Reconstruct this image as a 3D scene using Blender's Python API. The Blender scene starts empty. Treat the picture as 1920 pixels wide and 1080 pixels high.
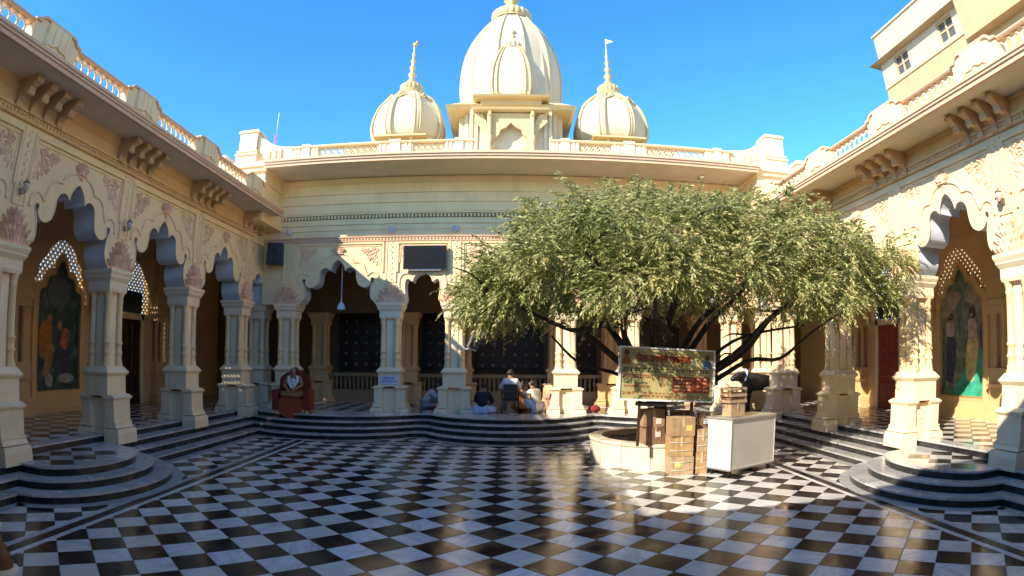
import bpy, math, random
from math import sin, cos, pi, radians, sqrt, atan2
from mathutils import Vector, Matrix
from mathutils.geometry import tessellate_polygon

random.seed(7)
SC = bpy.context.scene
COL = SC.collection

# ------------------------------------------------------------------ camera
cam = bpy.data.cameras.new('camera')
cam.type = 'PANO'
cam.panorama_type = 'FISHEYE_EQUISOLID'
cam.sensor_fit = 'HORIZONTAL'
cam.sensor_width = 36.0
cam.sensor_height = 20.25
cam.fisheye_lens = 1108.7 * 36.0 / 1920.0
cam.fisheye_fov = radians(170)
cam.shift_x = 0.0
cam.shift_y = (638.2 - 540.0) / 1080.0
cam.clip_start = 0.05
cam.clip_end = 900.0
camo = bpy.data.objects.new('camera', cam)
COL.objects.link(camo)
CAM_Z = 2.201
PITCH, YAW, ROLL = radians(1.94), radians(-0.53), radians(0.38)
_Rz = Matrix(((cos(YAW), sin(YAW), 0), (-sin(YAW), cos(YAW), 0), (0, 0, 1)))
_Rx = Matrix(((1, 0, 0), (0, cos(PITCH), sin(PITCH)), (0, -sin(PITCH), cos(PITCH))))
_Rr = Matrix(((cos(ROLL), 0, sin(ROLL)), (0, 1, 0), (-sin(ROLL), 0, cos(ROLL))))
_M = _Rr @ _Rx @ _Rz                      # rows: right, forward, up
_right, _fwd, _up = _M[0], _M[1], _M[2]
camo.matrix_world = Matrix(((_right[0], _up[0], -_fwd[0], 0),
                            (_right[1], _up[1], -_fwd[1], 0),
                            (_right[2], _up[2], -_fwd[2], CAM_Z), (0, 0, 0, 1)))
SC.camera = camo

# ------------------------------------------------------------------ sky, sun, exposure
SUN = Vector((1.27, 1.04, -1.0)).normalized()       # direction the light travels
SUN_EL = math.asin(-SUN.z)
world = bpy.data.worlds.new('World')
SC.world = world
world.use_nodes = True
nt = world.node_tree
bg = nt.nodes['Background']
sky = nt.nodes.new('ShaderNodeTexSky')
sky.sky_type = 'NISHITA'
sky.sun_disc = False
sky.sun_elevation = SUN_EL
sky.sun_rotation = atan2(-SUN.x, -SUN.y)
sky.altitude = 1800
sky.air_density = 1.0
sky.dust_density = 0.0
sky.ozone_density = 4.5
hsv = nt.nodes.new('ShaderNodeHueSaturation')
hsv.inputs['Hue'].default_value = 0.497
hsv.inputs['Saturation'].default_value = 1.22
hsv.inputs['Value'].default_value = 0.94
nt.links.new(sky.outputs[0], hsv.inputs['Color'])
nt.links.new(hsv.outputs[0], bg.inputs[0])
bg.inputs[1].default_value = 0.15
sl = bpy.data.lights.new('sun', 'SUN')
sl.energy = 3.0
sl.angle = radians(0.5)
sl.color = (1.0, 0.90, 0.74)
slo = bpy.data.objects.new('sun', sl)
COL.objects.link(slo)
slo.rotation_euler = SUN.to_track_quat('-Z', 'Y').to_euler()
slo.location = (-20, -20, 25)
vs = SC.view_settings
vs.view_transform = 'Standard'
vs.look = 'None'
vs.gamma = 1.0
vs.use_curve_mapping = False
vs.exposure = 1.63
SC.render.engine = 'CYCLES'
SC.cycles.max_bounces = 12
SC.cycles.diffuse_bounces = 8
SC.cycles.use_denoising = True

# ------------------------------------------------------------------ material helpers
MATS = {}


def _mat(name):
    m = bpy.data.materials.new(name)
    m.use_nodes = True
    MATS[name] = m
    t = m.node_tree
    return m, t, t.nodes['Principled BSDF']


def N(t, kind, **kw):
    n = t.nodes.new(kind)
    for k, v in kw.items():
        setattr(n, k, v)
    return n


def ramp(t, stops):
    r = t.nodes.new('ShaderNodeValToRGB')
    e = r.color_ramp.elements
    while len(e) < len(stops):
        e.new(0.5)
    for i, (p, c) in enumerate(stops):
        e[i].position = p
        e[i].color = (c[0], c[1], c[2], 1)
    return r


def plaster(name, col, var=0.10, rough=0.8, scale=1.3, bump=0.15, stain=0.25, grime=(0.40, 0.31, 0.20)):
    m, t, b = _mat(name)
    tc = N(t, 'ShaderNodeNewGeometry')
    n1 = N(t, 'ShaderNodeTexNoise'); n1.inputs['Scale'].default_value = scale; n1.inputs['Detail'].default_value = 6
    n1.inputs['Roughness'].default_value = 0.62
    t.links.new(tc.outputs['Position'], n1.inputs['Vector'])
    lo = [c * (1 - var) for c in col]; hi = [min(1, c * (1 + var * 0.7)) for c in col]
    r = ramp(t, [(0.3, lo), (0.7, hi)])
    t.links.new(n1.outputs[0], r.inputs[0])
    # streaky stains that run down the walls
    mp = N(t, 'ShaderNodeMapping'); mp.inputs['Scale'].default_value = (3.4, 3.4, 0.30)
    t.links.new(tc.outputs['Position'], mp.inputs[0])
    n2 = N(t, 'ShaderNodeTexNoise'); n2.inputs['Scale'].default_value = 2.0; n2.inputs['Detail'].default_value = 8
    n2.inputs['Roughness'].default_value = 0.7
    t.links.new(mp.outputs[0], n2.inputs['Vector'])
    r2 = ramp(t, [(0.52, (0, 0, 0)), (0.78, (1, 1, 1))])
    t.links.new(n2.outputs[0], r2.inputs[0])
    mul = N(t, 'ShaderNodeMath', operation='MULTIPLY'); mul.inputs[1].default_value = stain
    t.links.new(r2.outputs[0], mul.inputs[0])
    mx = N(t, 'ShaderNodeMixRGB'); mx.inputs[2].default_value = (*grime, 1)
    t.links.new(mul.outputs[0], mx.inputs[0]); t.links.new(r.outputs[0], mx.inputs[1])
    t.links.new(mx.outputs[0], b.inputs['Base Color'])
    b.inputs['Roughness'].default_value = rough
    n3 = N(t, 'ShaderNodeTexNoise'); n3.inputs['Scale'].default_value = 14; n3.inputs['Detail'].default_value = 5
    t.links.new(tc.outputs['Position'], n3.inputs['Vector'])
    bp = N(t, 'ShaderNodeBump'); bp.inputs['Strength'].default_value = bump; bp.inputs['Distance'].default_value = 0.03
    t.links.new(n3.outputs[0], bp.inputs['Height']); t.links.new(bp.outputs[0], b.inputs['Normal'])
    return m


def marble(name, base, vein, rough=0.12, scale=1.6, rnd=0.12, tint=None):
    """polished stone whose veining and tone differ from slab to slab"""
    m, t, b = _mat(name)
    g = N(t, 'ShaderNodeNewGeometry'); oi = N(t, 'ShaderNodeObjectInfo')
    add = N(t, 'ShaderNodeMath', operation='ADD')
    t.links.new(oi.outputs['Random'], add.inputs[0]); t.links.new(g.outputs['Random Per Island'], add.inputs[1])
    fr = N(t, 'ShaderNodeMath', operation='FRACT'); t.links.new(add.outputs[0], fr.inputs[0])
    ang = N(t, 'ShaderNodeMath', operation='MULTIPLY'); ang.inputs[1].default_value = 37.0
    t.links.new(fr.outputs[0], ang.inputs[0])
    rot = N(t, 'ShaderNodeVectorRotate', rotation_type='Z_AXIS')
    t.links.new(g.outputs['Position'], rot.inputs['Vector']); t.links.new(ang.outputs[0], rot.inputs['Angle'])
    cmb = N(t, 'ShaderNodeCombineXYZ'); t.links.new(ang.outputs[0], cmb.inputs[2])
    va = N(t, 'ShaderNodeVectorMath', operation='ADD')
    t.links.new(rot.outputs[0], va.inputs[0]); t.links.new(cmb.outputs[0], va.inputs[1])
    mp = N(t, 'ShaderNodeMapping'); mp.inputs['Scale'].default_value = (1.0, 5.0, 1.0)
    t.links.new(va.outputs[0], mp.inputs[0])
    n = N(t, 'ShaderNodeTexNoise'); n.inputs['Scale'].default_value = scale; n.inputs['Detail'].default_value = 7
    n.inputs['Roughness'].default_value = 0.6; n.inputs['Distortion'].default_value = 1.2
    t.links.new(mp.outputs[0], n.inputs['Vector'])
    r = ramp(t, [(0.30, vein), (0.5, [0.5 * (a + c) + 0.2 * (a - c) for a, c in zip(base, vein)]), (0.62, base)])
    t.links.new(n.outputs[0], r.inputs[0])
    hs = N(t, 'ShaderNodeHueSaturation')
    mr = N(t, 'ShaderNodeMapRange'); mr.inputs[3].default_value = 1 - rnd; mr.inputs[4].default_value = 1 + rnd
    t.links.new(fr.outputs[0], mr.inputs[0]); t.links.new(mr.outputs[0], hs.inputs['Value'])
    t.links.new(r.outputs[0], hs.inputs['Color'])
    last = hs.outputs[0]
    if tint:
        fr2 = N(t, 'ShaderNodeMath', operation='MULTIPLY'); fr2.inputs[1].default_value = 17.3
        t.links.new(fr.outputs[0], fr2.inputs[0])
        fr3 = N(t, 'ShaderNodeMath', operation='FRACT'); t.links.new(fr2.outputs[0], fr3.inputs[0])
        rr = ramp(t, [(0.55, (0, 0, 0)), (1.0, (0.8, 0.8, 0.8))]); t.links.new(fr3.outputs[0], rr.inputs[0])
        mx = N(t, 'ShaderNodeMixRGB'); mx.inputs[2].default_value = (*tint, 1)
        t.links.new(rr.outputs[0], mx.inputs[0]); t.links.new(last, mx.inputs[1]); last = mx.outputs[0]
    nd = N(t, 'ShaderNodeTexNoise'); nd.inputs['Scale'].default_value = 0.9; nd.inputs['Detail'].default_value = 9; nd.inputs['Roughness'].default_value = 0.7
    t.links.new(g.outputs['Position'], nd.inputs['Vector'])
    rd = ramp(t, [(0.48, (0, 0, 0)), (0.75, (0.22, 0.22, 0.22))]); t.links.new(nd.outputs[0], rd.inputs[0])
    md = N(t, 'ShaderNodeMixRGB'); md.inputs[2].default_value = (0.30, 0.26, 0.21, 1)
    t.links.new(rd.outputs[0], md.inputs[0]); t.links.new(last, md.inputs[1]); last = md.outputs[0]
    t.links.new(last, b.inputs['Base Color'])
    n4 = N(t, 'ShaderNodeTexNoise'); n4.inputs['Scale'].default_value = 3.0; n4.inputs['Detail'].default_value = 5
    t.links.new(g.outputs['Position'], n4.inputs['Vector'])
    mr2 = N(t, 'ShaderNodeMapRange'); mr2.inputs[1].default_value = 0.3; mr2.inputs[2].default_value = 0.7
    mr2.inputs[3].default_value = rough * 0.6; mr2.inputs[4].default_value = rough * 1.9
    t.links.new(n4.outputs[0], mr2.inputs[0]); t.links.new(mr2.outputs[0], b.inputs['Roughness'])
    b.inputs['Specular IOR Level'].default_value = 0.38
    # slight unevenness so that reflections waver
    n5 = N(t, 'ShaderNodeTexNoise'); n5.inputs['Scale'].default_value = 2.5
    t.links.new(g.outputs['Position'], n5.inputs['Vector'])
    bp = N(t, 'ShaderNodeBump'); bp.inputs['Strength'].default_value = 0.05; bp.inputs['Distance'].default_value = 0.02
    t.links.new(n5.outputs[0], bp.inputs['Height']); t.links.new(bp.outputs[0], b.inputs['Normal'])
    return m


def simple(name, col, rough=0.6, metal=0.0, var=0.15, scale=8.0, bump=0.1):
    m, t, b = _mat(name)
    tc = N(t, 'ShaderNodeTexCoord')
    n = N(t, 'ShaderNodeTexNoise'); n.inputs['Scale'].default_value = scale; n.inputs['Detail'].default_value = 5
    t.links.new(tc.outputs['Object'], n.inputs['Vector'])
    r = ramp(t, [(0.3, [c * (1 - var) for c in col]), (0.7, [min(1, c * (1 + var)) for c in col])])
    t.links.new(n.outputs[0], r.inputs[0]); t.links.new(r.outputs[0], b.inputs['Base Color'])
    b.inputs['Roughness'].default_value = rough; b.inputs['Metallic'].default_value = metal
    if bump:
        bp = N(t, 'ShaderNodeBump'); bp.inputs['Strength'].default_value = bump; bp.inputs['Distance'].default_value = 0.02
        t.links.new(n.outputs[0], bp.inputs['Height']); t.links.new(bp.outputs[0], b.inputs['Normal'])
    return m


CREAM = plaster('cream_plaster', (0.90, 0.685, 0.37))
OCHRE = plaster('ochre_plaster', (0.78, 0.51, 0.235), stain=0.3)
PALE = plaster('pale_plaster', (0.88, 0.72, 0.46), stain=0.35, grime=(0.42, 0.34, 0.24))
COLO = plaster('colonnette_plaster', (0.87, 0.645, 0.335), stain=0.2)
SOFFIT = plaster('soffit_plaster', (0.70, 0.61, 0.47), stain=0.15)
INTRADOS = plaster('whitewashed_intrados', (0.66, 0.68, 0.70), stain=0.15)
PINK = plaster('terracotta_stucco', (0.84, 0.53, 0.34), var=0.2, stain=0.25, scale=3)
PINK2 = plaster('faded_stucco', (0.84, 0.58, 0.36), var=0.15, stain=0.12, scale=4)
RIM = plaster('pinkish_rim', (0.72, 0.47, 0.29), stain=0.3)
TOWERW = plaster('tower_whitewash', (0.66, 0.56, 0.36), stain=0.42, grime=(0.6, 0.5, 0.34), var=0.06)
TOWERT = plaster('tower_trim', (0.62, 0.475, 0.235), stain=0.25)
BRACKET = plaster('bracket_stone', (0.64, 0.42, 0.22), var=0.2, stain=0.3)
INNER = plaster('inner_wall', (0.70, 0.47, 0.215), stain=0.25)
WHITE_MARBLE = marble('white_marble', (0.76, 0.72, 0.66), (0.46, 0.44, 0.42), rough=0.15, tint=(0.60, 0.54, 0.44))
BLACK_MARBLE = marble('black_marble', (0.016, 0.015, 0.016), (0.022, 0.02, 0.018), rough=0.13, rnd=0.3, tint=(0.034, 0.022, 0.016))
STEP_BLACK = marble('step_black', (0.014, 0.014, 0.016), (0.03, 0.03, 0.03), rough=0.16, rnd=0.35)
STEP_GREY = marble('step_grey', (0.52, 0.51, 0.49), (0.32, 0.32, 0.32), rough=0.16, rnd=0.2)
GROUT = simple('grout', (0.22, 0.21, 0.19), 0.8)
DARKWOOD = simple('dark_wood', (0.045, 0.022, 0.012), 0.45, var=0.3, scale=3)
REDDOOR = simple('red_brown_door', (0.30, 0.055, 0.02), 0.5, var=0.25, scale=3)
GOLDRIM = simple('brassy_paint', (0.62, 0.43, 0.16), 0.45, 0.3)
BLACKP = simple('black_plastic', (0.012, 0.012, 0.013), 0.45)
STEELW = simple('cream_steel', (0.56, 0.53, 0.45), 0.38, var=0.05, scale=3, bump=0.02)
GREYM = simple('grey_metal', (0.35, 0.35, 0.36), 0.45, 0.6)
WHITEP = simple('white_paint', (0.78, 0.78, 0.77), 0.5, var=0.05)
GLASSD = simple('dark_screen_glass', (0.008, 0.008, 0.009), 0.45, var=0.2, bump=0)
GLASSD.node_tree.nodes['Principled BSDF'].inputs['Specular IOR Level'].default_value = 0.2

# ------------------------------------------------------------------ mesh helpers


class MB:
    def __init__(s):
        s.v = []; s.f = []; s.m = []; s.sm = []

    def add(s, vs_, fs, mi=0, smooth=False, M=None):
        o = len(s.v)
        if M is not None:
            vs_ = [tuple(M @ Vector(p)) for p in vs_]
        s.v.extend(vs_)
        for f in fs:
            s.f.append([i + o for i in f]); s.m.append(mi); s.sm.append(smooth)

    def frus(s, z0, z1, a, b, mi=0, M=None):
        """a, b = (x0, x1, y0, y1) rectangles at z0 and z1"""
        v = [(a[0], a[2], z0), (a[1], a[2], z0), (a[1], a[3], z0), (a[0], a[3], z0),
             (b[0], b[2], z1), (b[1], b[2], z1), (b[1], b[3], z1), (b[0], b[3], z1)]
        s.add(v, [(3, 2, 1, 0), (4, 5, 6, 7), (0, 1, 5, 4), (1, 2, 6, 5), (2, 3, 7, 6), (3, 0, 4, 7)], mi, False, M)

    def box(s, x0, x1, y0, y1, z0, z1, mi=0, M=None):
        s.frus(z0, z1, (x0, x1, y0, y1), (x0, x1, y0, y1), mi, M)

    def cbox(s, x0, x1, y0, y1, z0, z1, c=0.02, mi=0, M=None):
        """box with a chamfered top and vertical sides pulled in at the rim"""
        s.frus(z0, z1 - c, (x0, x1, y0, y1), (x0, x1, y0, y1), mi, M)
        s.frus(z1 - c, z1, (x0, x1, y0, y1), (x0 + c, x1 - c, y0 + c, y1 - c), mi, M)

    def lathe(s, prof, seg=12, c=(0, 0, 0), mi=0, smooth=True, M=None):
        v = []; f = []
        for r, z in prof:
            for k in range(seg):
                a = 2 * pi * k / seg
                v.append((c[0] + r * cos(a), c[1] + r * sin(a), c[2] + z))
        for i in range(len(prof) - 1):
            for k in range(seg):
                k2 = (k + 1) % seg
                f.append((i * seg + k, i * seg + k2, (i + 1) * seg + k2, (i + 1) * seg + k))
        s.add(v, f, mi, smooth, M)
        s.add([v[k] for k in range(seg)], [tuple(range(seg))[::-1]], mi, False, M)
        s.add(v[-seg:], [tuple(range(seg))], mi, False, M)

    def prism(s, poly, y0, y1, mi=0, side=None, M=None, back=True):
        """polygon in (x, z) pushed from y0 (front) to y1"""
        side = mi if side is None else side
        n = len(poly)
        tris = tessellate_polygon([[Vector((p[0], p[1], 0)) for p in poly]])
        fr = [(p[0], y0, p[1]) for p in poly]; bk = [(p[0], y1, p[1]) for p in poly]
        s.add(fr, tris, mi, False, M)
        if back:
            s.add(bk, [t[::-1] for t in tris], mi, False, M)
        s.add(fr + bk, [(i, (i + 1) % n, n + (i + 1) % n, n + i) for i in range(n)], side, False, M)

    def extr(s, prof, u0, u1, mi=0, M=None, caps=True):
        """closed profile in (y, z) pushed along x"""
        n = len(prof)
        a = [(u0, p[0], p[1]) for p in prof]; b = [(u1, p[0], p[1]) for p in prof]
        s.add(a + b, [(i, (i + 1) % n, n + (i + 1) % n, n + i) for i in range(n)], mi, False, M)
        if caps:
            tris = tessellate_polygon([[Vector((p[0], p[1], 0)) for p in prof]])
            s.add(a, tris, mi, False, M); s.add(b, [t[::-1] for t in tris], mi, False, M)

    def tube(s, pts, rad, seg=6, mi=0, smooth=True, M=None, flat=1.0):
        pts = [Vector(p) for p in pts]
        if not hasattr(rad, '__len__'):
            rad = [rad] * len(pts)
        v = []; f = []
        up = Vector((0, 0, 1))
        prev = None
        for i, p in enumerate(pts):
            d = (pts[min(i + 1, len(pts) - 1)] - pts[max(i - 1, 0)])
            if d.length < 1e-9: d = Vector((0, 0, 1))
            d.normalize()
            if prev is None:
                a = d.cross(up) if abs(d.z) < 0.95 else d.cross(Vector((1, 0, 0)))
            else:
                a = prev - d * prev.dot(d)
                if a.length < 1e-6: a = d.cross(up)
            a.normalize(); prev = a
            b = d.cross(a)
            for k in range(seg):
                t_ = 2 * pi * k / seg
                v.append(tuple(p + a * cos(t_) * rad[i] + b * sin(t_) * rad[i] * flat))
        for i in range(len(pts) - 1):
            for k in range(seg):
                k2 = (k + 1) % seg
                f.append((i * seg + k, i * seg + k2, (i + 1) * seg + k2, (i + 1) * seg + k))
        f.append(tuple(range(seg))[::-1]); f.append(tuple(range((len(pts) - 1) * seg, len(pts) * seg)))
        s.add(v, f, mi, smooth, M)

    def ball(s, c, r, seg=10, rings=6, mi=0, M=None):
        r = r if hasattr(r, '__len__') else (r, r, r)
        v = [(c[0], c[1], c[2] - r[2])]; f = []
        for i in range(1, rings):
            p = -pi / 2 + pi * i / rings
            for k in range(seg):
                a = 2 * pi * k / seg
                v.append((c[0] + r[0] * cos(p) * cos(a), c[1] + r[1] * cos(p) * sin(a), c[2] + r[2] * sin(p)))
        v.append((c[0], c[1], c[2] + r[2])); L = len(v) - 1
        for k in range(seg):
            k2 = (k + 1) % seg
            f.append((0, 1 + k2, 1 + k))
            for i in range(rings - 2):
                a = 1 + i * seg
                f.append((a + k, a + k2, a + seg + k2, a + seg + k))
            a = 1 + (rings - 2) * seg
            f.append((a + k, a + k2, L))
        s.add(v, f, mi, True, M)

    def leaf(s, x, z, ang, ln, w, y=0.0, h=0.03, mi=0, M=None):
        """stucco leaf lying on a wall whose front is -y"""
        ca, sa = cos(ang), sin(ang)
        def P(a, b, d): return (x + a * ca - b * sa, y - d, z + a * sa + b * ca)
        v = [P(0, 0, 0.002), P(ln * .45, w / 2, 0.002), P(ln, 0, 0.004), P(ln * .45, -w / 2, 0.002),
             P(ln * .15, 0, h * .7), P(ln * .5, 0, h), P(ln * .85, 0, h * .75)]
        s.add(v, [(0, 4, 1), (4, 5, 1), (5, 6, 1), (6, 2, 1), (0, 3, 4), (4, 3, 5), (5, 3, 6), (6, 3, 2)], mi, False, M)

    def mesh(s, name, mats):
        me = bpy.data.meshes.new(name)
        me.from_pydata(s.v, [], s.f)
        mats = mats if isinstance(mats, (list, tuple)) else [mats]
        for m in mats: me.materials.append(m)
        if len(mats) > 1: me.polygons.foreach_set('material_index', s.m)
        me.polygons.foreach_set('use_smooth', s.sm)
        me.update()
        return me


def obj(name, me, parent=None, loc=(0, 0, 0), rz=0.0, label=None, cat=None, group=None, kind=None, scale=None):
    o = bpy.data.objects.new(name, me)
    COL.objects.link(o)
    o.location = loc; o.rotation_euler = (0, 0, rz)
    if scale: o.scale = scale
    if parent is not None: o.parent = parent
    if label: o['label'] = label
    if cat: o['category'] = cat
    if group: o['group'] = group
    if kind: o['kind'] = kind
    return o


def build(name, mb, mats, parent=None, **kw):
    return obj(name, mb.mesh(name, mats), parent, **kw)


def thing(name, label, cat, loc=(0, 0, 0), rz=0.0, group=None):
    return obj(name, None, None, loc, rz, label, cat, group)


def smooth_poly(pts, sharp=(), n=3):
    """Catmull-Rom through pts; indices in sharp stay corners"""
    out = []
    P = [Vector((p[0], p[1])) for p in pts]
    for i in range(len(P) - 1):
        p1, p2 = P[i], P[i + 1]
        p0 = P[i - 1] if i > 0 and i not in sharp else p1 - (p2 - p1)
        p3 = P[i + 2] if i + 2 < len(P) and (i + 1) not in sharp else p2 + (p2 - p1)
        for k in range(n):
            t_ = k / n
            q = 0.5 * ((2 * p1) + (p2 - p0) * t_ + (2 * p0 - 5 * p1 + 4 * p2 - p3) * t_ * t_ + (3 * p1 - p0 - 3 * p2 + p3) * t_ ** 3)
            out.append((q.x, q.y))
    out.append((P[-1].x, P[-1].y))
    return out


def clip(poly, axis, val, keep_less):
    """Sutherland-Hodgman against an axis-parallel line"""
    out = []
    for i in range(len(poly)):
        a, b = poly[i], poly[(i + 1) % len(poly)]
        ia = (a[axis] <= val) if keep_less else (a[axis] >= val)
        ib = (b[axis] <= val) if keep_less else (b[axis] >= val)
        if ia: out.append(a)
        if ia != ib:
            t_ = (val - a[axis]) / (b[axis] - a[axis])
            out.append((a[0] + t_ * (b[0] - a[0]), a[1] + t_ * (b[1] - a[1])))
    return out


AX = 0.12            # the courtyard's axis of symmetry
RS = 0.145           # riser
PLAT = 4 * RS        # verandah floor
# ------------------------------------------------------------------ ground, courtyard floor
DG = 0.636
OX, OY = -0.249 * DG, 9.914 * DG
mb = MB(); mb.add([(-400, -400, -0.03), (400, -400, -0.03), (400, 600, -0.03), (-400, 600, -0.03)], [(0, 1, 2, 3)])
build('ground', mb, simple('dusty_ground', (0.30, 0.25, 0.18), 0.9, scale=0.4), kind='structure')

mb = MB(); mb.box(AX - 8.3, AX + 8.3, -1.5, 17.9, -0.025, -0.004)
courtyard = build('courtyard_floor', mb, GROUT, kind='structure')
GAP = 0.005


def tile_mb(poly, z0, z1, mi=0, into=None):
    m_ = into or MB()
    n = len(poly)
    cx = sum(p[0] for p in poly) / n; cy = sum(p[1] for p in poly) / n
    top = [(p[0] + (cx - p[0]) * 0.012, p[1] + (cy - p[1]) * 0.012, z1) for p in poly]
    bot = [(p[0], p[1], z0) for p in poly]
    o = len(m_.v)
    m_.v.extend(top + bot)
    m_.f.append([o + i for i in range(n)]); m_.m.append(mi); m_.sm.append(False)
    for i in range(n):
        j = (i + 1) % n
        m_.f.append([o + n + i, o + n + j, o + j, o + i]); m_.m.append(mi); m_.sm.append(False)
    return m_


def lattice(x0, x1, y0, y1):
    """(kind, cx, cy, polygon) of every diamond tile clipped to a rectangle; kind 0 white, 1 black"""
    h = DG / 2 - GAP
    i0, i1 = int((x0 - OX) / DG) - 2, int((x1 - OX) / DG) + 2
    j0, j1 = int((y0 - OY) / DG) - 2, int((y1 - OY) / DG) + 2
    for i in range(i0, i1):
        for j in range(j0, j1):
            for kind in (0, 1):
                cx = OX + i * DG + (0.5 * DG if kind == 0 else 0)
                cy = OY + j * DG + (0 if kind == 0 else 0.5 * DG)
                p = [(cx, cy - h), (cx + h, cy), (cx, cy + h), (cx - h, cy)]
                full = (cx - h >= x0 and cx + h <= x1 and cy - h >= y0 and cy + h <= y1)
                if not full:
                    for ax_, v, less in ((0, x0, False), (0, x1, True), (1, y0, False), (1, y1, True)):
                        if len(p) >= 3: p = clip(p, ax_, v, less)
                    if len(p) < 3: continue
                    ar = abs(sum(p[k][0] * p[(k + 1) % len(p)][1] - p[(k + 1) % len(p)][0] * p[k][1] for k in range(len(p)))) / 2
                    if ar < 0.002: continue
                yield kind, cx, cy, p, full


# the tile field inside the border strips, and the strips of tiles outside them
FIELD = 5.43
rects = [(AX - FIELD, AX + FIELD, 1.5, 14.95), (AX - 7.4, AX - 5.85, 1.5, 17.2), (AX + 5.85, AX + 7.4, 1.5, 17.2),
         (AX - 5.85, AX + 5.85, 15.33, 17.3)]
h = DG / 2 - GAP
fullp = [(0, -h), (h, 0), (0, h), (-h, 0)]
tile_white = tile_mb(fullp, -0.004, 0.002).mesh('tile', WHITE_MARBLE)
tile_black = tile_mb(fullp, -0.004, 0.002).mesh('tile', BLACK_MARBLE)
cand = []
for r in rects:
    for kind, cx, cy, p, full in lattice(*r):
        d = sqrt(cx * cx + cy * cy)
        seen = cy > 3.2 and abs(atan2(cx, cy)) < radians(54) and d > 4.8
        cand.append(((d if seen else d + 100), kind, cx, cy, p, full))
cand.sort(key=lambda c: c[0])
rest = MB()
for n_, (d, kind, cx, cy, p, full) in enumerate(cand):
    if n_ < 300:
        if full:
            obj('tile', tile_black if kind else tile_white, courtyard, (cx, cy, 0))
        else:
            build('tile', tile_mb(p, -0.004, 0.002), BLACK_MARBLE if kind else WHITE_MARBLE, courtyard)
    else:
        tile_mb(p, -0.004, 0.002, kind, rest)
build('far_tiles', rest, [WHITE_MARBLE, BLACK_MARBLE], courtyard, kind='stuff')

# border strips: light, dark, light slabs along the two sides and the back
def strip(x0, x1, y0, y1, mat_, along):
    L = (y1 - y0) if along == 'y' else (x1 - x0)
    n = max(1, round(L / 1.25)); g = 0.003
    for k in range(n):
        a, b = k / n, (k + 1) / n
        if along == 'y':
            p = [(x0 + g, y0 + L * a + g), (x1 - g, y0 + L * a + g), (x1 - g, y0 + L * b - g), (x0 + g, y0 + L * b - g)]
        else:
            p = [(x0 + L * a + g, y0 + g), (x0 + L * b - g, y0 + g), (x0 + L * b - g, y1 - g), (x0 + L * a + g, y1 - g)]
        build('border_slab', tile_mb(p, -0.004, 0.0025), mat_, courtyard)


for s in (-1, 1):
    for a, b, m_ in ((5.43, 5.54, WHITE_MARBLE), (5.54, 5.72, STEP_BLACK), (5.72, 5.85, STEP_GREY)):
        xa, xb = sorted((AX + s * a, AX + s * b))
        strip(xa, xb, 1.5, 15.33, m_, 'y')
for a, b, m_ in ((14.95, 15.05, WHITE_MARBLE), (15.05, 15.2, STEP_BLACK), (15.2, 15.33, STEP_GREY)):
    strip(AX - 5.42, AX + 5.42, a, b, m_, 'x')

# ------------------------------------------------------------------ steps round the court
HWK = [7.20, 7.54, 7.88, 8.27]
EA = [1.63, 1.27, 0.92]; EB = [2.06, 1.70, 1.36]; EY = 8.05


def side_d(k, y):
    d = HWK[k]
    if k < 3:
        t_ = (y - EY) / EB[k]
        if abs(t_) < 1: d = min(d, 7.5 - EA[k] * sqrt(1 - t_ * t_))
    return d


def back_y(k, x):
    u = abs(x - AX)
    b1 = max(0.0, 1 - (u / 2.35) ** 2) ** 0.7
    b2 = max(0.0, 1 - ((u - 5.55) / 2.75) ** 2) ** 0.8
    return 16.5 - 1.3 * b1 - 1.25 * b2 + 0.34 * k


ys = [-1.4 + 0.6 * i for i in range(12)]
ys = sorted(set([round(y, 3) for y in ([-1.4, 0, 1.4, 2.8, 4.2, 5.2, 5.6] + [EY + EB[k] * cos(pi * i / 18) for k in range(3) for i in range(19)] + [10.6, 11.2, 12.0, 13.0, 14.0])]))
ts = [-1 + 2 * i / 72 for i in range(73)]


def polyline(k, inset=0.0):
    """court-side edge of step k, from the front left round the back to the front right"""
    kk = min(k, 3)
    hw = HWK[kk] + inset
    yc = back_y(kk, AX - hw) + inset
    L = [(AX - (side_d(kk, y) + inset), y) for y in ys]
    B = [(AX + t_ * hw, back_y(kk, AX + t_ * hw) + inset) for t_ in ts]
    Rr = [(2 * AX - x, y) for x, y in reversed(L)]
    return L + B + Rr


steps = obj('steps', None, None, kind='structure')
PL = [polyline(k) for k in range(4)]
nL = len(ys); nP = len(PL[0])
inner = [(AX - 8.65, y) for y in ys] + [(AX + t_ * 8.65, 17.72) for t_ in ts] + [(AX + 8.65, y) for y in reversed(ys)]


def normal(P, i):
    a, b = P[max(0, i - 1)], P[min(len(P) - 1, i + 1)]
    tx, ty = b[0] - a[0], b[1] - a[1]
    l = sqrt(tx * tx + ty * ty) or 1
    return (ty / l, -tx / l)


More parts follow.
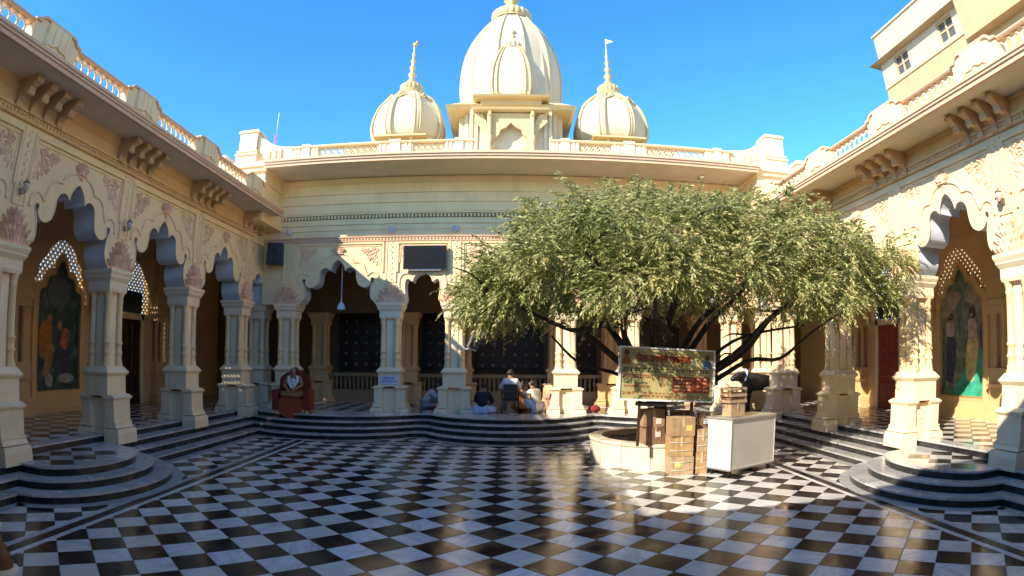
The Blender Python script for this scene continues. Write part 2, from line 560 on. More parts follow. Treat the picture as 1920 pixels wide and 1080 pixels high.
for k in range(4):
    P = PL[k]; Q = PL[k + 1] if k < 3 else inner
    z = (k + 1) * RS
    # cut the run into slabs of about 0.9 m
    cuts = [0]; acc = 0
    for i in range(1, nP):
        acc += sqrt((P[i][0] - P[i - 1][0]) ** 2 + (P[i][1] - P[i - 1][1]) ** 2)
        corner = i in (nL, nL + len(ts) - 1, nL - 1, nL + len(ts))
        if acc > 0.85 or corner or i == nP - 1:
            cuts.append(i); acc = 0
    for a, b in zip(cuts[:-1], cuts[1:]):
        if a == b: continue
        tr = MB(); rs = MB()
        top = []; ins = []
        for i in range(a, b + 1):
            nx, ny = normal(P, i)
            top.append((P[i][0] + nx * 0.018, P[i][1] + ny * 0.018)); ins.append(Q[i])
        # shrink the ends by half a joint
        def lerp(p, q, t_): return (p[0] + (q[0] - p[0]) * t_, p[1] + (q[1] - p[1]) * t_)
        L0 = sqrt((top[1][0] - top[0][0]) ** 2 + (top[1][1] - top[0][1]) ** 2) or 1
        L1 = sqrt((top[-1][0] - top[-2][0]) ** 2 + (top[-1][1] - top[-2][1]) ** 2) or 1
        e0, e1 = min(0.4, 0.002 / L0), min(0.4, 0.002 / L1)
        top[0] = lerp(top[0], top[1], e0); ins[0] = lerp(ins[0], ins[1], e0)
        top[-1] = lerp(top[-1], top[-2], e1); ins[-1] = lerp(ins[-1], ins[-2], e1)
        n = len(top)
        v = [(p[0], p[1], z) for p in top] + [(p[0], p[1], z) for p in ins] + [(p[0], p[1], z - 0.034) for p in top] + \
            [(p[0] + (q[0] - p[0]) * 0.2, p[1] + (q[1] - p[1]) * 0.2, z - 0.034) for p, q in zip(top, ins)]
        f = []
        for i in range(n - 1):
            f += [(i, i + 1, n + i + 1, n + i), (2 * n + i, 2 * n + i + 1, i + 1, i), (3 * n + i, 3 * n + i + 1, 2 * n + i + 1, 2 * n + i)]
        tr.add(v, f)
        build('tread_slab', tr, STEP_GREY, steps)
        v = [(P[i][0], P[i][1], k * RS - 0.01) for i in range(a, b + 1)] + [(P[i][0], P[i][1], z - 0.03) for i in range(a, b + 1)]
        g = 0.0025
        rs.add(v, [(i, i + 1, n + i + 1, n + i) for i in range(n - 1)])
        build('riser_slab', rs, STEP_BLACK, steps)

# plain grey band on the court floor along the foot of the steps
band = MB()
P = PL[0]
off = []
for i in range(nP):
    nx, ny = normal(P, i); off.append((P[i][0] + nx * 0.22, P[i][1] + ny * 0.22))
v = [(p[0], p[1], 0.006) for p in P] + [(p[0], p[1], 0.006) for p in off]
band.add(v, [(i, i + 1, nP + i + 1, nP + i) for i in range(nP - 1)])
build('foot_band', band, STEP_GREY, courtyard)

# black diamonds let into the two round landings
for s in (-1, 1):
    m_ = MB()
    for kind, cx, cy, p, full in lattice(AX + (-8.27 if s < 0 else 6.4), AX + (-6.4 if s < 0 else 8.27), 6.2, 10.0):
        if not kind: continue
        ok = all(((7.5 - abs(q[0] - AX)) / (EA[2] - 0.12)) ** 2 + ((q[1] - EY) / (EB[2] - 0.12)) ** 2 < 1 or abs(q[0] - AX) > 7.5 and abs(q[1] - EY) < EB[2] - 0.1 for q in p)
        if ok: tile_mb(p, 3 * RS - 0.001, 3 * RS + 0.003, 0, m_)
    build('landing_inlay', m_, BLACK_MARBLE, steps)

# ------------------------------------------------------------------ verandah platform with its own checkered tiles
platform = obj('verandah_platform', None, None, kind='structure')
mb = MB()
mb.box(AX - 13.2, AX - 8.3, -1.4, 17.6, 0, PLAT - 0.03)
mb.box(AX + 8.3, AX + 13.2, -1.4, 17.6, 0, PLAT - 0.03)
mb.box(AX - 13.2, AX + 13.2, 17.6, 27, 0, PLAT - 0.03)
build('core', mb, GROUT, platform)
mb = MB()
for r in ((AX - 12.6, AX - 8.655, -1.4, 17.725), (AX + 8.655, AX + 12.6, -1.4, 17.725), (AX - 12.6, AX + 12.6, 17.725, 24.0)):
    for kind, cx, cy, p, full in lattice(*r):
        tile_mb(p, PLAT - 0.03, PLAT, kind, mb)
build('verandah_tiles', mb, [WHITE_MARBLE, BLACK_MARBLE], platform, kind='stuff')
# ------------------------------------------------------------------ arcade modules (local frame: wall front is y = 0, facing -y)
SPR = 3.92
HALF_BIG = [(1.262, 3.92), (1.13, 4.08), (1.095, 4.23), (1.12, 4.455), (1.209, 4.627), (1.19, 4.72), (1.11, 4.73), (1.075, 4.66),
            (1.09, 4.57), (1.013, 4.472), (0.90, 4.44), (0.79, 4.47), (0.693, 4.55), (0.635, 4.72), (0.622, 4.90), (0.551, 5.022),
            (0.427, 5.073), (0.302, 5.04), (0.249, 4.965), (0.225, 5.09), (0.124, 5.245), (0.03, 5.31), (0, 5.37)]
HALF_SMALL = [(0.572, 3.92), (0.52, 4.06), (0.545, 4.25), (0.56, 4.45), (0.545, 4.61), (0.49, 4.685), (0.41, 4.68), (0.315, 4.60),
              (0.28, 4.73), (0.17, 4.84), (0.04, 4.89), (0, 4.95)]
big_half = smooth_poly(HALF_BIG, sharp=(0, 18, 21), n=3)
small_half = smooth_poly(HALF_SMALL, sharp=(0, 7, 10), n=3)
OUT_BIG = smooth_poly([(1.36, 4.62), (1.345, 4.79), (1.24, 4.90), (1.10, 4.90), (0.985, 4.80), (0.91, 4.97), (0.83, 5.14), (0.69, 5.225), (0.52, 5.228),
                       (0.46, 5.34), (0.34, 5.44), (0.17, 5.50), (0, 5.54)], sharp=(0, 4, 8), n=3)
OUT_SMALL = smooth_poly([(0.72, 4.2), (0.735, 4.5), (0.71, 4.72), (0.6, 4.84), (0.44, 4.86), (0.36, 4.86), (0.28, 4.97), (0.14, 5.04), (0, 5.07)], sharp=(0, 4), n=3)


def mirror(hpts):
    return [(-x, z) for x, z in hpts] + [(x, z) for x, z in reversed(hpts)][1:]


def arch_panel_mesh(width, half, top):
    w = width / 2
    A = mirror(half)
    poly = [(-w, SPR)] + A + [(w, SPR), (w, top), (-w, top)]
    m_ = MB()
    n = len(poly); na = len(A)
    tris = tessellate_polygon([[Vector((p[0], p[1], 0)) for p in poly]])
    fr = [(p[0], 0.0, p[1]) for p in poly]; bk = [(p[0], 0.62, p[1]) for p in poly]
    m_.add(fr, tris, 0); m_.add(bk, [t[::-1] for t in tris], 0)
    m_.add(fr + bk, [(i, i + 1, n + i + 1, n + i) for i in range(1, na)], 1)
    m_.add(fr + bk, [(0, 1, n + 1, n), (na, na + 1, n + na + 1, n + na)], 0)
    return m_.mesh('arch_panel', [CREAM, INTRADOS])


def ridge(m_, pts, r=0.034, y=0.0, flat=1.0):
    m_.tube([(x, y, z) for x, z in pts], r, 6, 0, True, None, flat)


def archivolt_mesh(outer, half):
    m_ = MB()
    ridge(m_, mirror(outer), 0.036)
    pts = mirror(half)
    ridge(m_, pts[2:-2], 0.02, 0.0)
    return m_.mesh('archivolt', CREAM)


def frame_mesh(w, z0, z1, wid=0.05):
    m_ = MB()
    for a, b in (((-w, z0), (-w, z1)), ((w, z0), (w, z1))):
        m_.box(a[0] - wid / 2, a[0] + wid / 2, -0.045, 0.01, z0, z1)
    m_.box(-w - wid / 2, w + wid / 2, -0.05, 0.01, z1, z1 + wid)
    m_.box(-w + 0.06, w - 0.06, -0.022, 0.01, z1 - 0.07, z1 - 0.045)
    for s in (-1, 1):
        m_.box(s * (w - 0.07) - 0.012, s * (w - 0.07) + 0.012, -0.022, 0.01, z0 + .3, z1 - 0.045)
    return m_.mesh('panel_frame', CREAM)


def spandrel_leaf_mesh(sgn, s=1.0):
    """corner spray of leaves, corner at (0,0), spreading down and inwards (towards -sgn)"""
    m_ = MB()
    rnd = random.Random(3)
    for i in range(64):
        a = rnd.random(); b = rnd.random()
        L = 0.66 * s
        px, pz = (a * L * (1 - 0.4 * b), -b * 0.62 * s * (1 - 0.72 * a))
        ang = atan2(-0.3 - b, 1.0 - 0.9 * b + 0.5 * a) + rnd.uniform(-0.7, 0.7)
        ln = rnd.uniform(0.08, 0.16) * s; wd = rnd.uniform(0.04, 0.075) * s
        x = -sgn * px
        an = ang if sgn < 0 else pi - ang
        m_.leaf(x, pz, an, ln, wd, 0.0, rnd.uniform(0.018, 0.034))
    for t_ in range(7):
        m_.ball((-sgn * (0.06 + 0.055 * t_) * s, -0.012, (-0.08 - 0.04 * sin(t_ * 1.7)) * s), (0.03 * s, 0.03, 0.03 * s), 6, 4)
    return m_.mesh('leaf_ornament', PINK2)


def finial_mesh():
    m_ = MB()
    for k in range(-3, 4):
        m_.leaf(0.028 * k, 5.53, pi / 2 - k * 0.27, 0.25 - 0.02 * abs(k), 0.075, -0.02, 0.06)
    for k in (-1, 0, 1):
        m_.leaf(0.0, 5.52, -pi / 2 + k * 0.5, 0.14, 0.07, 0.0, 0.035)
    m_.ball((0, -0.03, 5.56), (0.09, 0.05, 0.05), 8, 5)
    m_.box(-0.16, 0.16, -0.06, 0.01, 5.505, 5.53)
    return m_.mesh('arch_finial', PINK)


def fan_mesh(w=0.34, hgt=0.60):
    m_ = MB(); rnd = random.Random(5)
    for row, (z0, n, sp, ln) in enumerate(((0.0, 9, 1.0, 0.22), (0.13, 8, 0.82, 0.22), (0.26, 6, 0.58, 0.22), (0.36, 4, 0.34, 0.2), (0.43, 3, 0.16, 0.18))):
        for i in range(n):
            t_ = -1 + 2 * i / max(1, n - 1)
            m_.leaf(t_ * w * sp, SPR + 0.03 + z0, pi / 2 - t_ * 0.75 + rnd.uniform(-.12, .12), ln * hgt / 0.6, 0.085, -0.004 * row, rnd.uniform(0.05, 0.09))
    m_.prism([(-w, SPR + 0.01), (w, SPR + 0.01), (w * .55, SPR + .34), (0, SPR + hgt * .92), (-w * .55, SPR + .34)], -0.02, 0.01)
    return m_.mesh('acanthus_fan', PINK)


def strip_mesh(z0, z1, w=0.15):
    """pilaster strip with a string of carved leaves"""
    m_ = MB()
    m_.box(-w, w, -0.022, 0.01, z0, z1)
    for s in (-1, 1):
        m_.box(s * w - 0.018, s * w + 0.018, -0.04, 0.01, z0, z1)
    z = z0 + 0.05; k = 0
    while z < z1 - 0.08:
        m_.leaf(0.0, z, pi / 2 + (0.5 if k % 2 else -0.5), 0.10, 0.06, -0.02, 0.03)
        z += 0.085; k += 1
    return m_.mesh('pilaster_strip', CREAM)


# pier: pedestal with two stepped blocks, four ringed colonnettes round a square shaft, flared capital
def pier_parts():
    core = MB()
    core.box(-0.30, 0.30, -0.20, 0.20, PLAT - 0.14, 1.30)
    core.box(-0.34, 0.34, -0.34, 0.34, 1.36, 1.76)
    core.frus(1.76, 1.82, (-.35, .35, -.35, .35), (-.40, .40, -.40, .40))
    core.box(-0.40, 0.40, -0.40, 0.40, 1.82, 1.85)
    core.frus(1.85, 1.95, (-.39, .39, -.39, .39), (-.31, .31, -.31, .31))
    core.box(-0.17, 0.17, -0.17, 0.17, 1.95, 3.46)
    core.box(-0.215, 0.215, -0.10, 0.10, 1.95, 3.46); core.box(-0.10, 0.10, -0.215, 0.215, 1.95, 3.46)
    core.box(-0.09, 0.09, -0.215, 0.215, 0.98, 1.1)
    blk = MB()
    for z0, z1, a, b in ((0.40, 0.60, .62, .62), (0.60, 0.70, .62, .595), (0.72, 0.80, .56, .51), (0.80, 0.84, .52, .52), (0.84, 1.27, .485, .485)):
        w0 = {.62: .35, .56: .325, .52: .32, .485: .30}[a]; w1 = {.62: .35, .595: .335, .51: .31, .52: .32, .485: .30}[b]
        inn = 0.20 if z0 < 0.8 else 0.22
        blk.frus(z0, z1, (inn, a, -w0, w0), (inn, b, -w1, w1))
    blk.frus(1.27, 1.32, (.2, .49, -.31, .31), (.18, .53, -.35, .35))
    blk.box(.18, .53, -.35, .35, 1.32, 1.345)
    blk.frus(1.345, 1.39, (.18, .525, -.345, .345), (.2, .42, -.33, .33))
    colo = MB()
    colo.lathe([(0.105, 1.95), (0.105, 2.0), (0.085, 2.03), (0.098, 2.06), (0.08, 2.09), (0.08, 2.20), (0.10, 2.22), (0.10, 2.245), (0.078, 2.27), (0.078, 2.40),
                (0.1, 2.42), (0.1, 2.445), (0.076, 2.47), (0.072, 3.26), (0.09, 3.29), (0.072, 3.32), (0.075, 3.36), (0.105, 3.46)], 12)
    cap = MB()
    cap.frus(3.46, 3.52, (-.31, .31, -.31, .31), (-.33, .33, -.33, .33))
    cap.box(-.325, .325, -.325, .325, 3.52, 3.68)
    cap.frus(3.68, 3.76, (-.33, .33, -.33, .33), (-.385, .385, -.385, .385))
    cap.box(-.385, .385, -.385, .385, 3.76, 3.80)
    cap.frus(3.80, 3.86, (-.39, .39, -.39, .39), (-.42, .42, -.42, .42))
    cap.box(-.42, .42, -.42, .42, 3.86, SPR - 0.002)
    return [x.mesh(n, m_) for x, n, m_ in ((core, 'pier', PALE), (blk, 'base_block', PALE), (colo, 'colonnette', COLO), (cap, 'capital', PALE))]


PIER_ME0 = pier_parts()
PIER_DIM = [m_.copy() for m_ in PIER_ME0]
for m_ in PIER_DIM: m_.materials[0] = OCHRE  # same pale piers indoors; interior shade is put into the darker ochre
FAN = fan_mesh(); FIN = finial_mesh(); STRIP = strip_mesh(SPR + 0.66, 5.90)
LEAF_L = spandrel_leaf_mesh(-1); LEAF_R = spandrel_leaf_mesh(1)
LEAF_LS = spandrel_leaf_mesh(-1, 0.55); LEAF_RS = spandrel_leaf_mesh(1, 0.55)
ARCHI_B = archivolt_mesh(OUT_BIG, big_half); ARCHI_S = archivolt_mesh(OUT_SMALL, small_half)
FRAME_B = frame_mesh(1.47, 4.9, 5.80); FRAME_S = frame_mesh(0.80, 4.9, 5.80)


def add_pier(parent, x, y, dim=False):
    PIER_ME = PIER_DIM if dim else PIER_ME0
    p = obj('pier', PIER_ME[0], parent, (x, y, 0))
    obj('base_block', PIER_ME[1], p, (0, 0, 0)); obj('base_block', PIER_ME[1], p, (0, 0, 0), pi)
    for a in (-1, 1):
        for b in (-1, 1):
            obj('colonnette', PIER_ME[2], p, (a * 0.215, b * 0.215, 0))
    obj('capital', PIER_ME[3], p)
    return p


def add_bay(parent, loc, rz, panel, small=False):
    b = obj('arch_panel', panel, parent, loc, rz)
    obj('archivolt', ARCHI_S if small else ARCHI_B, b)
    obj('panel_frame', FRAME_S if small else FRAME_B, b)
    if not small:
        obj('arch_finial', FIN, b)
        obj('leaf_ornament', LEAF_L, b, (-1.36, 0, 5.70)); obj('leaf_ornament', LEAF_R, b, (1.36, 0, 5.70))
    else:
        obj('leaf_ornament', LEAF_LS, b, (-0.72, 0, 5.70)); obj('leaf_ornament', LEAF_RS, b, (0.72, 0, 5.70))
    return b


def grid_wall(u0, u1, z0, z1, holes, y0, y1):
    """wall in local frame with rectangular holes (ua, ub, za, zb)"""
    us = sorted(set([u0, u1] + [h_[0] for h_ in holes] + [h_[1] for h_ in holes]))
    zs = sorted(set([z0, z1] + [h_[2] for h_ in holes] + [h_[3] for h_ in holes]))
    m_ = MB()
    for a, b in zip(us[:-1], us[1:]):
        for c, d in zip(zs[:-1], zs[1:]):
            mu, mz = (a + b) / 2, (c + d) / 2
            if any(h_[0] < mu < h_[1] and h_[2] < mz < h_[3] for h_ in holes): continue
            m_.box(a, b, y0, y1, c, d)
    return m_


def jali_mesh(w, h_, n, name='jali_screen', mat_=None, t_=0.048):
    """pierced screen: crossing diagonal bars"""
    m_ = MB(); st = w / n
    k = -int(h_ / st) - 1
    def seg(x0, z0, x1, z1, y):
        m_.tube([(x0, y, z0), (x1, y, z1)], t_, 4, 0, False)
    while k * st < w:
        for sg in (1, -1):
            x0 = k * st; pts = []
            a = max(0.0, -x0); b = min(h_, w - x0)
            if b > a:
                if sg > 0: seg(x0 + a - w / 2, a, x0 + b - w / 2, b, -0.006)
                else: seg(w / 2 - (x0 + a), a, w / 2 - (x0 + b), b, 0.006)
        k += 1
    for i in range(n):
        for j in range(int(h_ / st)):
            m_.box(-w / 2 + (i + .5) * st - .018, -w / 2 + (i + .5) * st + .018, -.02, .02, (j + .5) * st - 0.018, (j + .5) * st + 0.018)
    for a in ((-w / 2 - .03, -w / 2 + .02, 0, h_), (w / 2 - .02, w / 2 + .03, 0, h_), (-w / 2, w / 2, -.03, .02), (-w / 2, w / 2, h_ - .02, h_ + .03)):
        m_.box(a[0], a[1], -0.035, 0.035, a[2], a[3])
    return m_.mesh(name, mat_ or PALE)


def bracket_mesh():
    m_ = MB()
    prof = [(0.0, 6.12), (-0.05, 6.11), (-0.10, 6.15), (-0.11, 6.24), (-0.17, 6.31), (-0.26, 6.33), (-0.33, 6.30), (-0.38, 6.33), (-0.40, 6.41), (-0.47, 6.44),
            (-0.53, 6.50), (-0.55, 6.57), (-0.52, 6.60), (0.0, 6.60)]
    m_.extr(prof, -0.075, 0.075)
    for (y, z, r) in ((-0.335, 6.335, 0.055), (-0.51, 6.52, 0.06), (-0.07, 6.155, 0.05)):
        M = Matrix.Translation((0, y, z)) @ Matrix.Rotation(pi / 2, 4, 'Y')
        m_.lathe([(r, -0.09), (r, 0.09)], 10, (0, 0, 0), 0, True, M)
    for k in range(4):
        m_.ball((0, -0.16 - 0.09 * k, 6.40 + 0.03 * k), (0.085, 0.03, 0.03), 6, 4)
    return m_.mesh('bracket', BRACKET)


def post_mesh():
    m_ = MB()
    m_.prism([(-.62, 0), (-.62, .36), (-.52, .385), (-.47, .44), (-.40, .47), (.40, .47), (.47, .44), (.52, .385), (.62, .36), (.62, 0)], -0.11, 0.13)
    m_.prism([(-.66, .36), (-.655, .395), (-.55, .42), (-.49, .475), (-.42, .51), (.42, .51), (.49, .475), (.55, .42), (.655, .395), (.66, .36), (.52, .36), (.47, .43), (.40, .462), (-.40, .462), (-.47, .43), (-.52, .36)], -0.15, 0.16, 1)
    m_.box(-0.30, 0.30, -0.165, -0.10, 0.0, 0.45)
    for u in (-.26, -.09, .09, .26):
        m_.box(u - .03, u + .03, -.18, -.16, 0.1, 0.44)
    ridge(m_, smooth_poly([(-.3, .02), (-.24, .08), (-.1, .08), (0, .13), (.1, .08), (.24, .08), (.3, .02)], n=3), 0.022, -0.175)
    return m_.mesh('balustrade_post', [CREAM, RIM])


def baluster_mesh(sp):
    m_ = MB()
    m_.box(-.032, .032, -.03, .03, 0.04, 0.1)
    m_.tube([(0, 0, 0.1), (0, 0, 0.19)], 0.027, 6)
    for s in (-1, 1):
        m_.tube([(0, 0, 0.19), (s * sp * .10, s * 0.008, .235), (s * sp * .45, s * 0.010, .295), (s * sp * .96, s * 0.010, .345)], [0.024, 0.02, 0.018, 0.018], 5)
    return m_.mesh('baluster', PALE)


BRACKET_ME = bracket_mesh(); POST_ME = post_mesh(); BAL_SP = 0.21; BALUSTER_ME = baluster_mesh(BAL_SP)


def bead_band_mesh(u0, u1, z):
    m_ = MB()
    m_.extr([(0.01, z - .09), (-0.035, z - .09), (-0.05, z - .06), (-0.05, z - 0.045), (-0.02, z - .04), (-0.02, z + .045), (-0.055, z + .05), (-0.06, z + .08), (0.01, z + .10)], u0, u1, 0)
    n = int((u1 - u0) / 0.105)
    for k in range(n):
        u = u0 + 0.05 + k * 0.105
        m_.ball((u, -0.02, z), (0.034, 0.045, 0.036), 6, 4, 0)
    return m_.mesh('bead_band', OCHRE)


def side_cornice(parent, wall_x, rz, y0, y1, z0, roof_depth, name_roof='roof_slab'):
    """soffit slab, moulded rim and the frieze above the arches; y0..y1 along the wing"""
    L = y1 - y0; mid = (y0 + y1) / 2
    fr = MB()
    fr.extr([(0.0, 6.02), (-0.03, 6.02), (-0.03, 6.2), (-0.012, 6.22), (-0.012, 6.40), (-0.05, 6.44), (-0.05, 6.5), (-0.09, z0 + .002), (0.0, z0 + .002)], -L / 2, L / 2)
    loc = (wall_x, mid, 0)
    build('frieze', fr, OCHRE, parent, loc=loc, rz=rz)
    bb = bead_band_mesh(-L / 2, L / 2, 6.06)
    obj('bead_band', bb, parent, (loc[0] + (0.03 if rz > 0 else -0.03), mid, 0), rz)
    rs = MB()
    rs.box(-L / 2, L / 2, -0.93, roof_depth, z0, z0 + 0.13)
    build(name_roof, rs, SOFFIT, parent, loc=loc, rz=rz)
    rm = MB()
    rm.extr([(-0.93, z0 - 0.035), (-1.0, z0 - 0.035), (-1.0, z0 + .035), (-1.03, z0 + .045), (-1.03, z0 + .085), (-1.055, z0 + .095), (-1.055, z0 + .15), (-1.0, z0 + .165), (-0.93, z0 + .165)], -L / 2 - 0.002, L / 2 + 0.002)
    c = build('cornice_rim', rm, RIM, parent, loc=loc, rz=rz)
    return c


def side_balustrade(parent, wall_x, rz, ys_posts, z):
    sgn = 1 if rz > 0 else -1
    x = wall_x + sgn * 0.86
    for y in ys_posts:
        obj('balustrade_post', POST_ME, parent, (x, y, z), rz)
    for a, b in zip(ys_posts[:-1], ys_posts[1:]):
        L = (b - a) - 1.24
        m_ = MB(); m_.box(-L / 2, L / 2, -.06, .07, 0, .045)
        m_.extr([(-.075, .335), (-.095, .36), (-.095, .385), (-.06, .40), (.06, .40), (.095, .385), (.095, .335)], -L / 2 - .02, L / 2 + .02)
        r = build('balustrade_rail', m_, RIM, parent, loc=(x, (a + b) / 2, z), rz=rz)
        n = int(L / BAL_SP)
        for k in range(n):
            obj('baluster', BALUSTER_ME, r, ((k - (n - 1) / 2) * BAL_SP, 0, 0))


PANEL_SIDE = arch_panel_mesh(3.35, big_half, 6.58)
PIERS_Y = [-0.05, 3.30, 6.65, 10.0, 13.35, 16.70]
WINGS = {}
for s, lab in ((-1, 'shaded cream arcade wing along the side opposite the tree and cart'),
               (1, 'sunlit cream arcade wing behind the tree, overlooked by the tall beige building')):
    wx = AX + s * 8.12; rz = pi / 2 if s < 0 else -pi / 2
    W = thing('arcade_wing', lab, 'building', (AX + s * 10.3, 9, 0))
    WINGS[s] = W
    off = Vector((AX + s * 10.3, 9, 0))
    z0 = 6.59 if s < 0 else 6.47
    for y in PIERS_Y[1:]:
        add_pier(W, AX + s * 8.42, y)
    add_pier(W, AX + s * 8.42, 18.45)
    for a, b in zip(PIERS_Y[1:-1], PIERS_Y[2:]):
        add_bay(W, (wx, (a + b) / 2, 0), rz, PANEL_SIDE)
    # the narrow arch in the corner
    add_bay(W, (wx, 17.575, 0), rz, arch_panel_mesh(1.75, [(x * 0.8, z) for x, z in small_half], 6.58), True)
    for y in PIERS_Y[1:]:
        obj('pilaster_strip', STRIP, W, (wx, y, 0), rz)
        obj('acanthus_fan', FAN, W, (wx, y, 0), rz)
    # wall over the two outermost bays near the entrance
    m_ = MB(); m_.box(-2.2, 1.675, 0, 0.62, SPR, 6.58)
    build('plain_wall', m_, CREAM, W, loc=(wx, 1.625 if s < 0 else 1.625, 0), rz=rz)
    c = side_cornice(W, wx, rz, -0.6, 16.9, z0, 5.0)
    for y in PIERS_Y[1:]:
        for q in (-0.6, -0.2, 0.2, 0.6):
            b = obj('bracket', BRACKET_ME, W, (wx - s * 0.0, y + 0.05 + q, z0 - 6.602), rz)
            b
    side_balustrade(W, wx, rz, [-0.1, 2.87, 5.84, 8.81, 11.78, 14.75], z0 + 0.145)
    # inner wall of the verandah with door opening and pierced openings
    dx = AX + s * 12.52
    def U(y): return (y - 11.0) if s < 0 else (11.0 - y)
    def hole(ya, yb, za, zb):
        a, b = sorted((U(ya), U(yb))); return (a, b, za, zb)
    JH = [(11.2, 13.8, 3.55, 5.42), (18.35, 18.85, 1.7, 3.9), (15.0, 17.6, 3.55, 5.42)]
    holes = [hole(*h_) for h_ in JH]
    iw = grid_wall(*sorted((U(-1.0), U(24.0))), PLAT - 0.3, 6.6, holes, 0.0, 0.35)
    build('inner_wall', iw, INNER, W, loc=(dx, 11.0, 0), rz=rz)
    for (ya, yb, za, zb) in JH:
        obj('jali_screen', jali_mesh(yb - ya, zb - za, max(3, int((yb - ya) / 0.19))), W, (dx - s * -0.12, (ya + yb) / 2, za), rz)
    cres = smooth_poly([(1.29, 3.5), (1.29, 3.85), (1.21, 4.08), (1.06, 4.2), (1.03, 4.42), (0.92, 4.66), (0.72, 4.8), (0.64, 4.98), (0.46, 5.15), (0.25, 5.26), (0, 5.33)], sharp=(0, 3, 6), n=3)
    for yc in (12.5, 16.3):
        m_ = MB(); A = mirror(cres)
        m_.prism([(-1.42, 3.5)] + A + [(1.42, 3.5), (1.42, 5.6), (-1.42, 5.6)], -0.07, -0.01)
        build('jali_surround', m_, INNER, W, loc=(dx, yc, 0), rz=rz)
    # dado mouldings along its foot
    dm = MB()
    u0_, u1_ = sorted((U(4.0), U(15.45)))
    dm.extr([(0.0, PLAT - .01), (-0.22, PLAT - .01), (-0.22, PLAT + .1), (-0.16, PLAT + .12), (-0.16, PLAT + .26), (-0.10, PLAT + .29), (-0.10, PLAT + .42), (-0.04, PLAT + .46), (0, PLAT + .47)], u0_, u1_)
    build('dado', dm, INNER, W, loc=(dx, 11.0, 0), rz=rz)
    # engaged twin colonnettes between the panels of the inner wall
    for y in (7.6, 10.75, 14.35, 18.0):
        ep = MB()
        for q in (-0.17, 0.17):
            ep.lathe([(0.10, 1.95), (0.085, 2.03), (0.10, 2.2), (0.08, 2.25), (0.08, 3.2), (0.11, 3.35)], 10, (q, -0.14, 0))
        ep.box(-.36, .36, -.3, 0, 3.35, 3.55); ep.box(-.42, .42, -.35, 0, 3.55, 3.7); ep.box(-.38, .38, -.3, 0, 3.7, 5.9)
        ep.box(-.36, .36, -.3, 0, 1.55, 1.95); ep.frus(1.45, 1.55, (-.36, .36, -.3, 0), (-.42, .42, -.36, 0)); ep.box(-.33, .33, -.27, 0, PLAT, 1.45)
        ep.box(-.45, .45, -.4, 0, PLAT, .9)
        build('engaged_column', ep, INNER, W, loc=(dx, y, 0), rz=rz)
    # door with transom picture over it
    dj = MB(); dj.box(-.78, -.62, -.1, 0, PLAT, 3.55); dj.box(.62, .78, -.1, 0, PLAT, 3.55); dj.box(-.78, .78, -.1, 0, 3.37, 3.55)
    dr = build('door', dj, PALE, W, loc=(dx, 16.28, 0), rz=rz); dr
    lf = MB()
    for a, b in ((-.61, -.005), (.005, .61)):
        lf.box(a, b, -.05, -.004, PLAT + .01, 3.36)
        for z1_, z2_ in ((.75, 1.5), (1.62, 2.4), (2.5, 3.22)):
            lf.frus(0, .02, (a + .09, b - .09, z1_, z2_), (a + .13, b - .13, z1_ + .04, z2_ - .04), 0, Matrix.Translation((0, -.05, 0)) @ Matrix(((1, 0, 0, 0), (0, 0, -1, 0), (0, 1, 0, 0), (0, 0, 0, 1))))
    build('door_leaves', lf, REDDOOR if s > 0 else DARKWOOD, dr)
    tr = MB(); tr.box(-.7, .7, -.03, -.002, 3.58, 4.3)
    build('transom_picture', tr, simple('transom_paint%d' % (s + 1), (0.03, 0.05, 0.04), 0.5, var=0.8, scale=5), dr)
    # children were placed in world coordinates: pull them back under the wing's empty
    for k in W.children:
        k.location = Vector(k.location) - off
# ------------------------------------------------------------------ rear wing
def reparent_local(root):
    for k in root.children:
        k.location = Vector(k.location) - root.location


BACK_Y = 17.9
SHADE_RAIL = plaster('shade_toned_rail', (0.34, 0.235, 0.125), stain=0.2)  # whitish inner railing, with the interior's shade put into this brown
SHRINE = plaster('dark_shrine_wall', (0.20, 0.125, 0.06), stain=0.3, grime=(.08, .05, .03))  # wall tone set dark brown to deepen the back interior
REAR = thing('arcade_wing', 'rear arcade wing with deep eaves below the white towers', 'building', (AX, 20, 0))
B_PIERS = [AX + d for d in (-7.2, -3.72, -1.71, 1.71, 3.72, 7.2)]
for x in B_PIERS:
    add_pier(REAR, x, BACK_Y + 0.30)
    obj('acanthus_fan', FAN, REAR, (x, BACK_Y, 0))
    obj('pilaster_strip', STRIP, REAR, (x, BACK_Y, 0))
panel_b = arch_panel_mesh(3.48, big_half, 6.0); panel_c = arch_panel_mesh(3.42, big_half, 6.0); panel_s = arch_panel_mesh(2.01, small_half, 6.0)
add_bay(REAR, (AX - 5.46, BACK_Y, 0), 0, panel_b); add_bay(REAR, (AX + 5.46, BACK_Y, 0), 0, panel_b)
add_bay(REAR, (AX - 2.715, BACK_Y, 0), 0, panel_s, True); add_bay(REAR, (AX + 2.715, BACK_Y, 0), 0, panel_s, True)
add_bay(REAR, (AX, BACK_Y, 0), 0, panel_c)
for s in (-1, 1):
    m_ = MB(); xa, xb = sorted((AX + s * 7.2, AX + s * 8.1)); m_.box(xa, xb, BACK_Y + .003, BACK_Y + .6, SPR, 6.0)
    build('plain_wall', m_, CREAM, REAR)
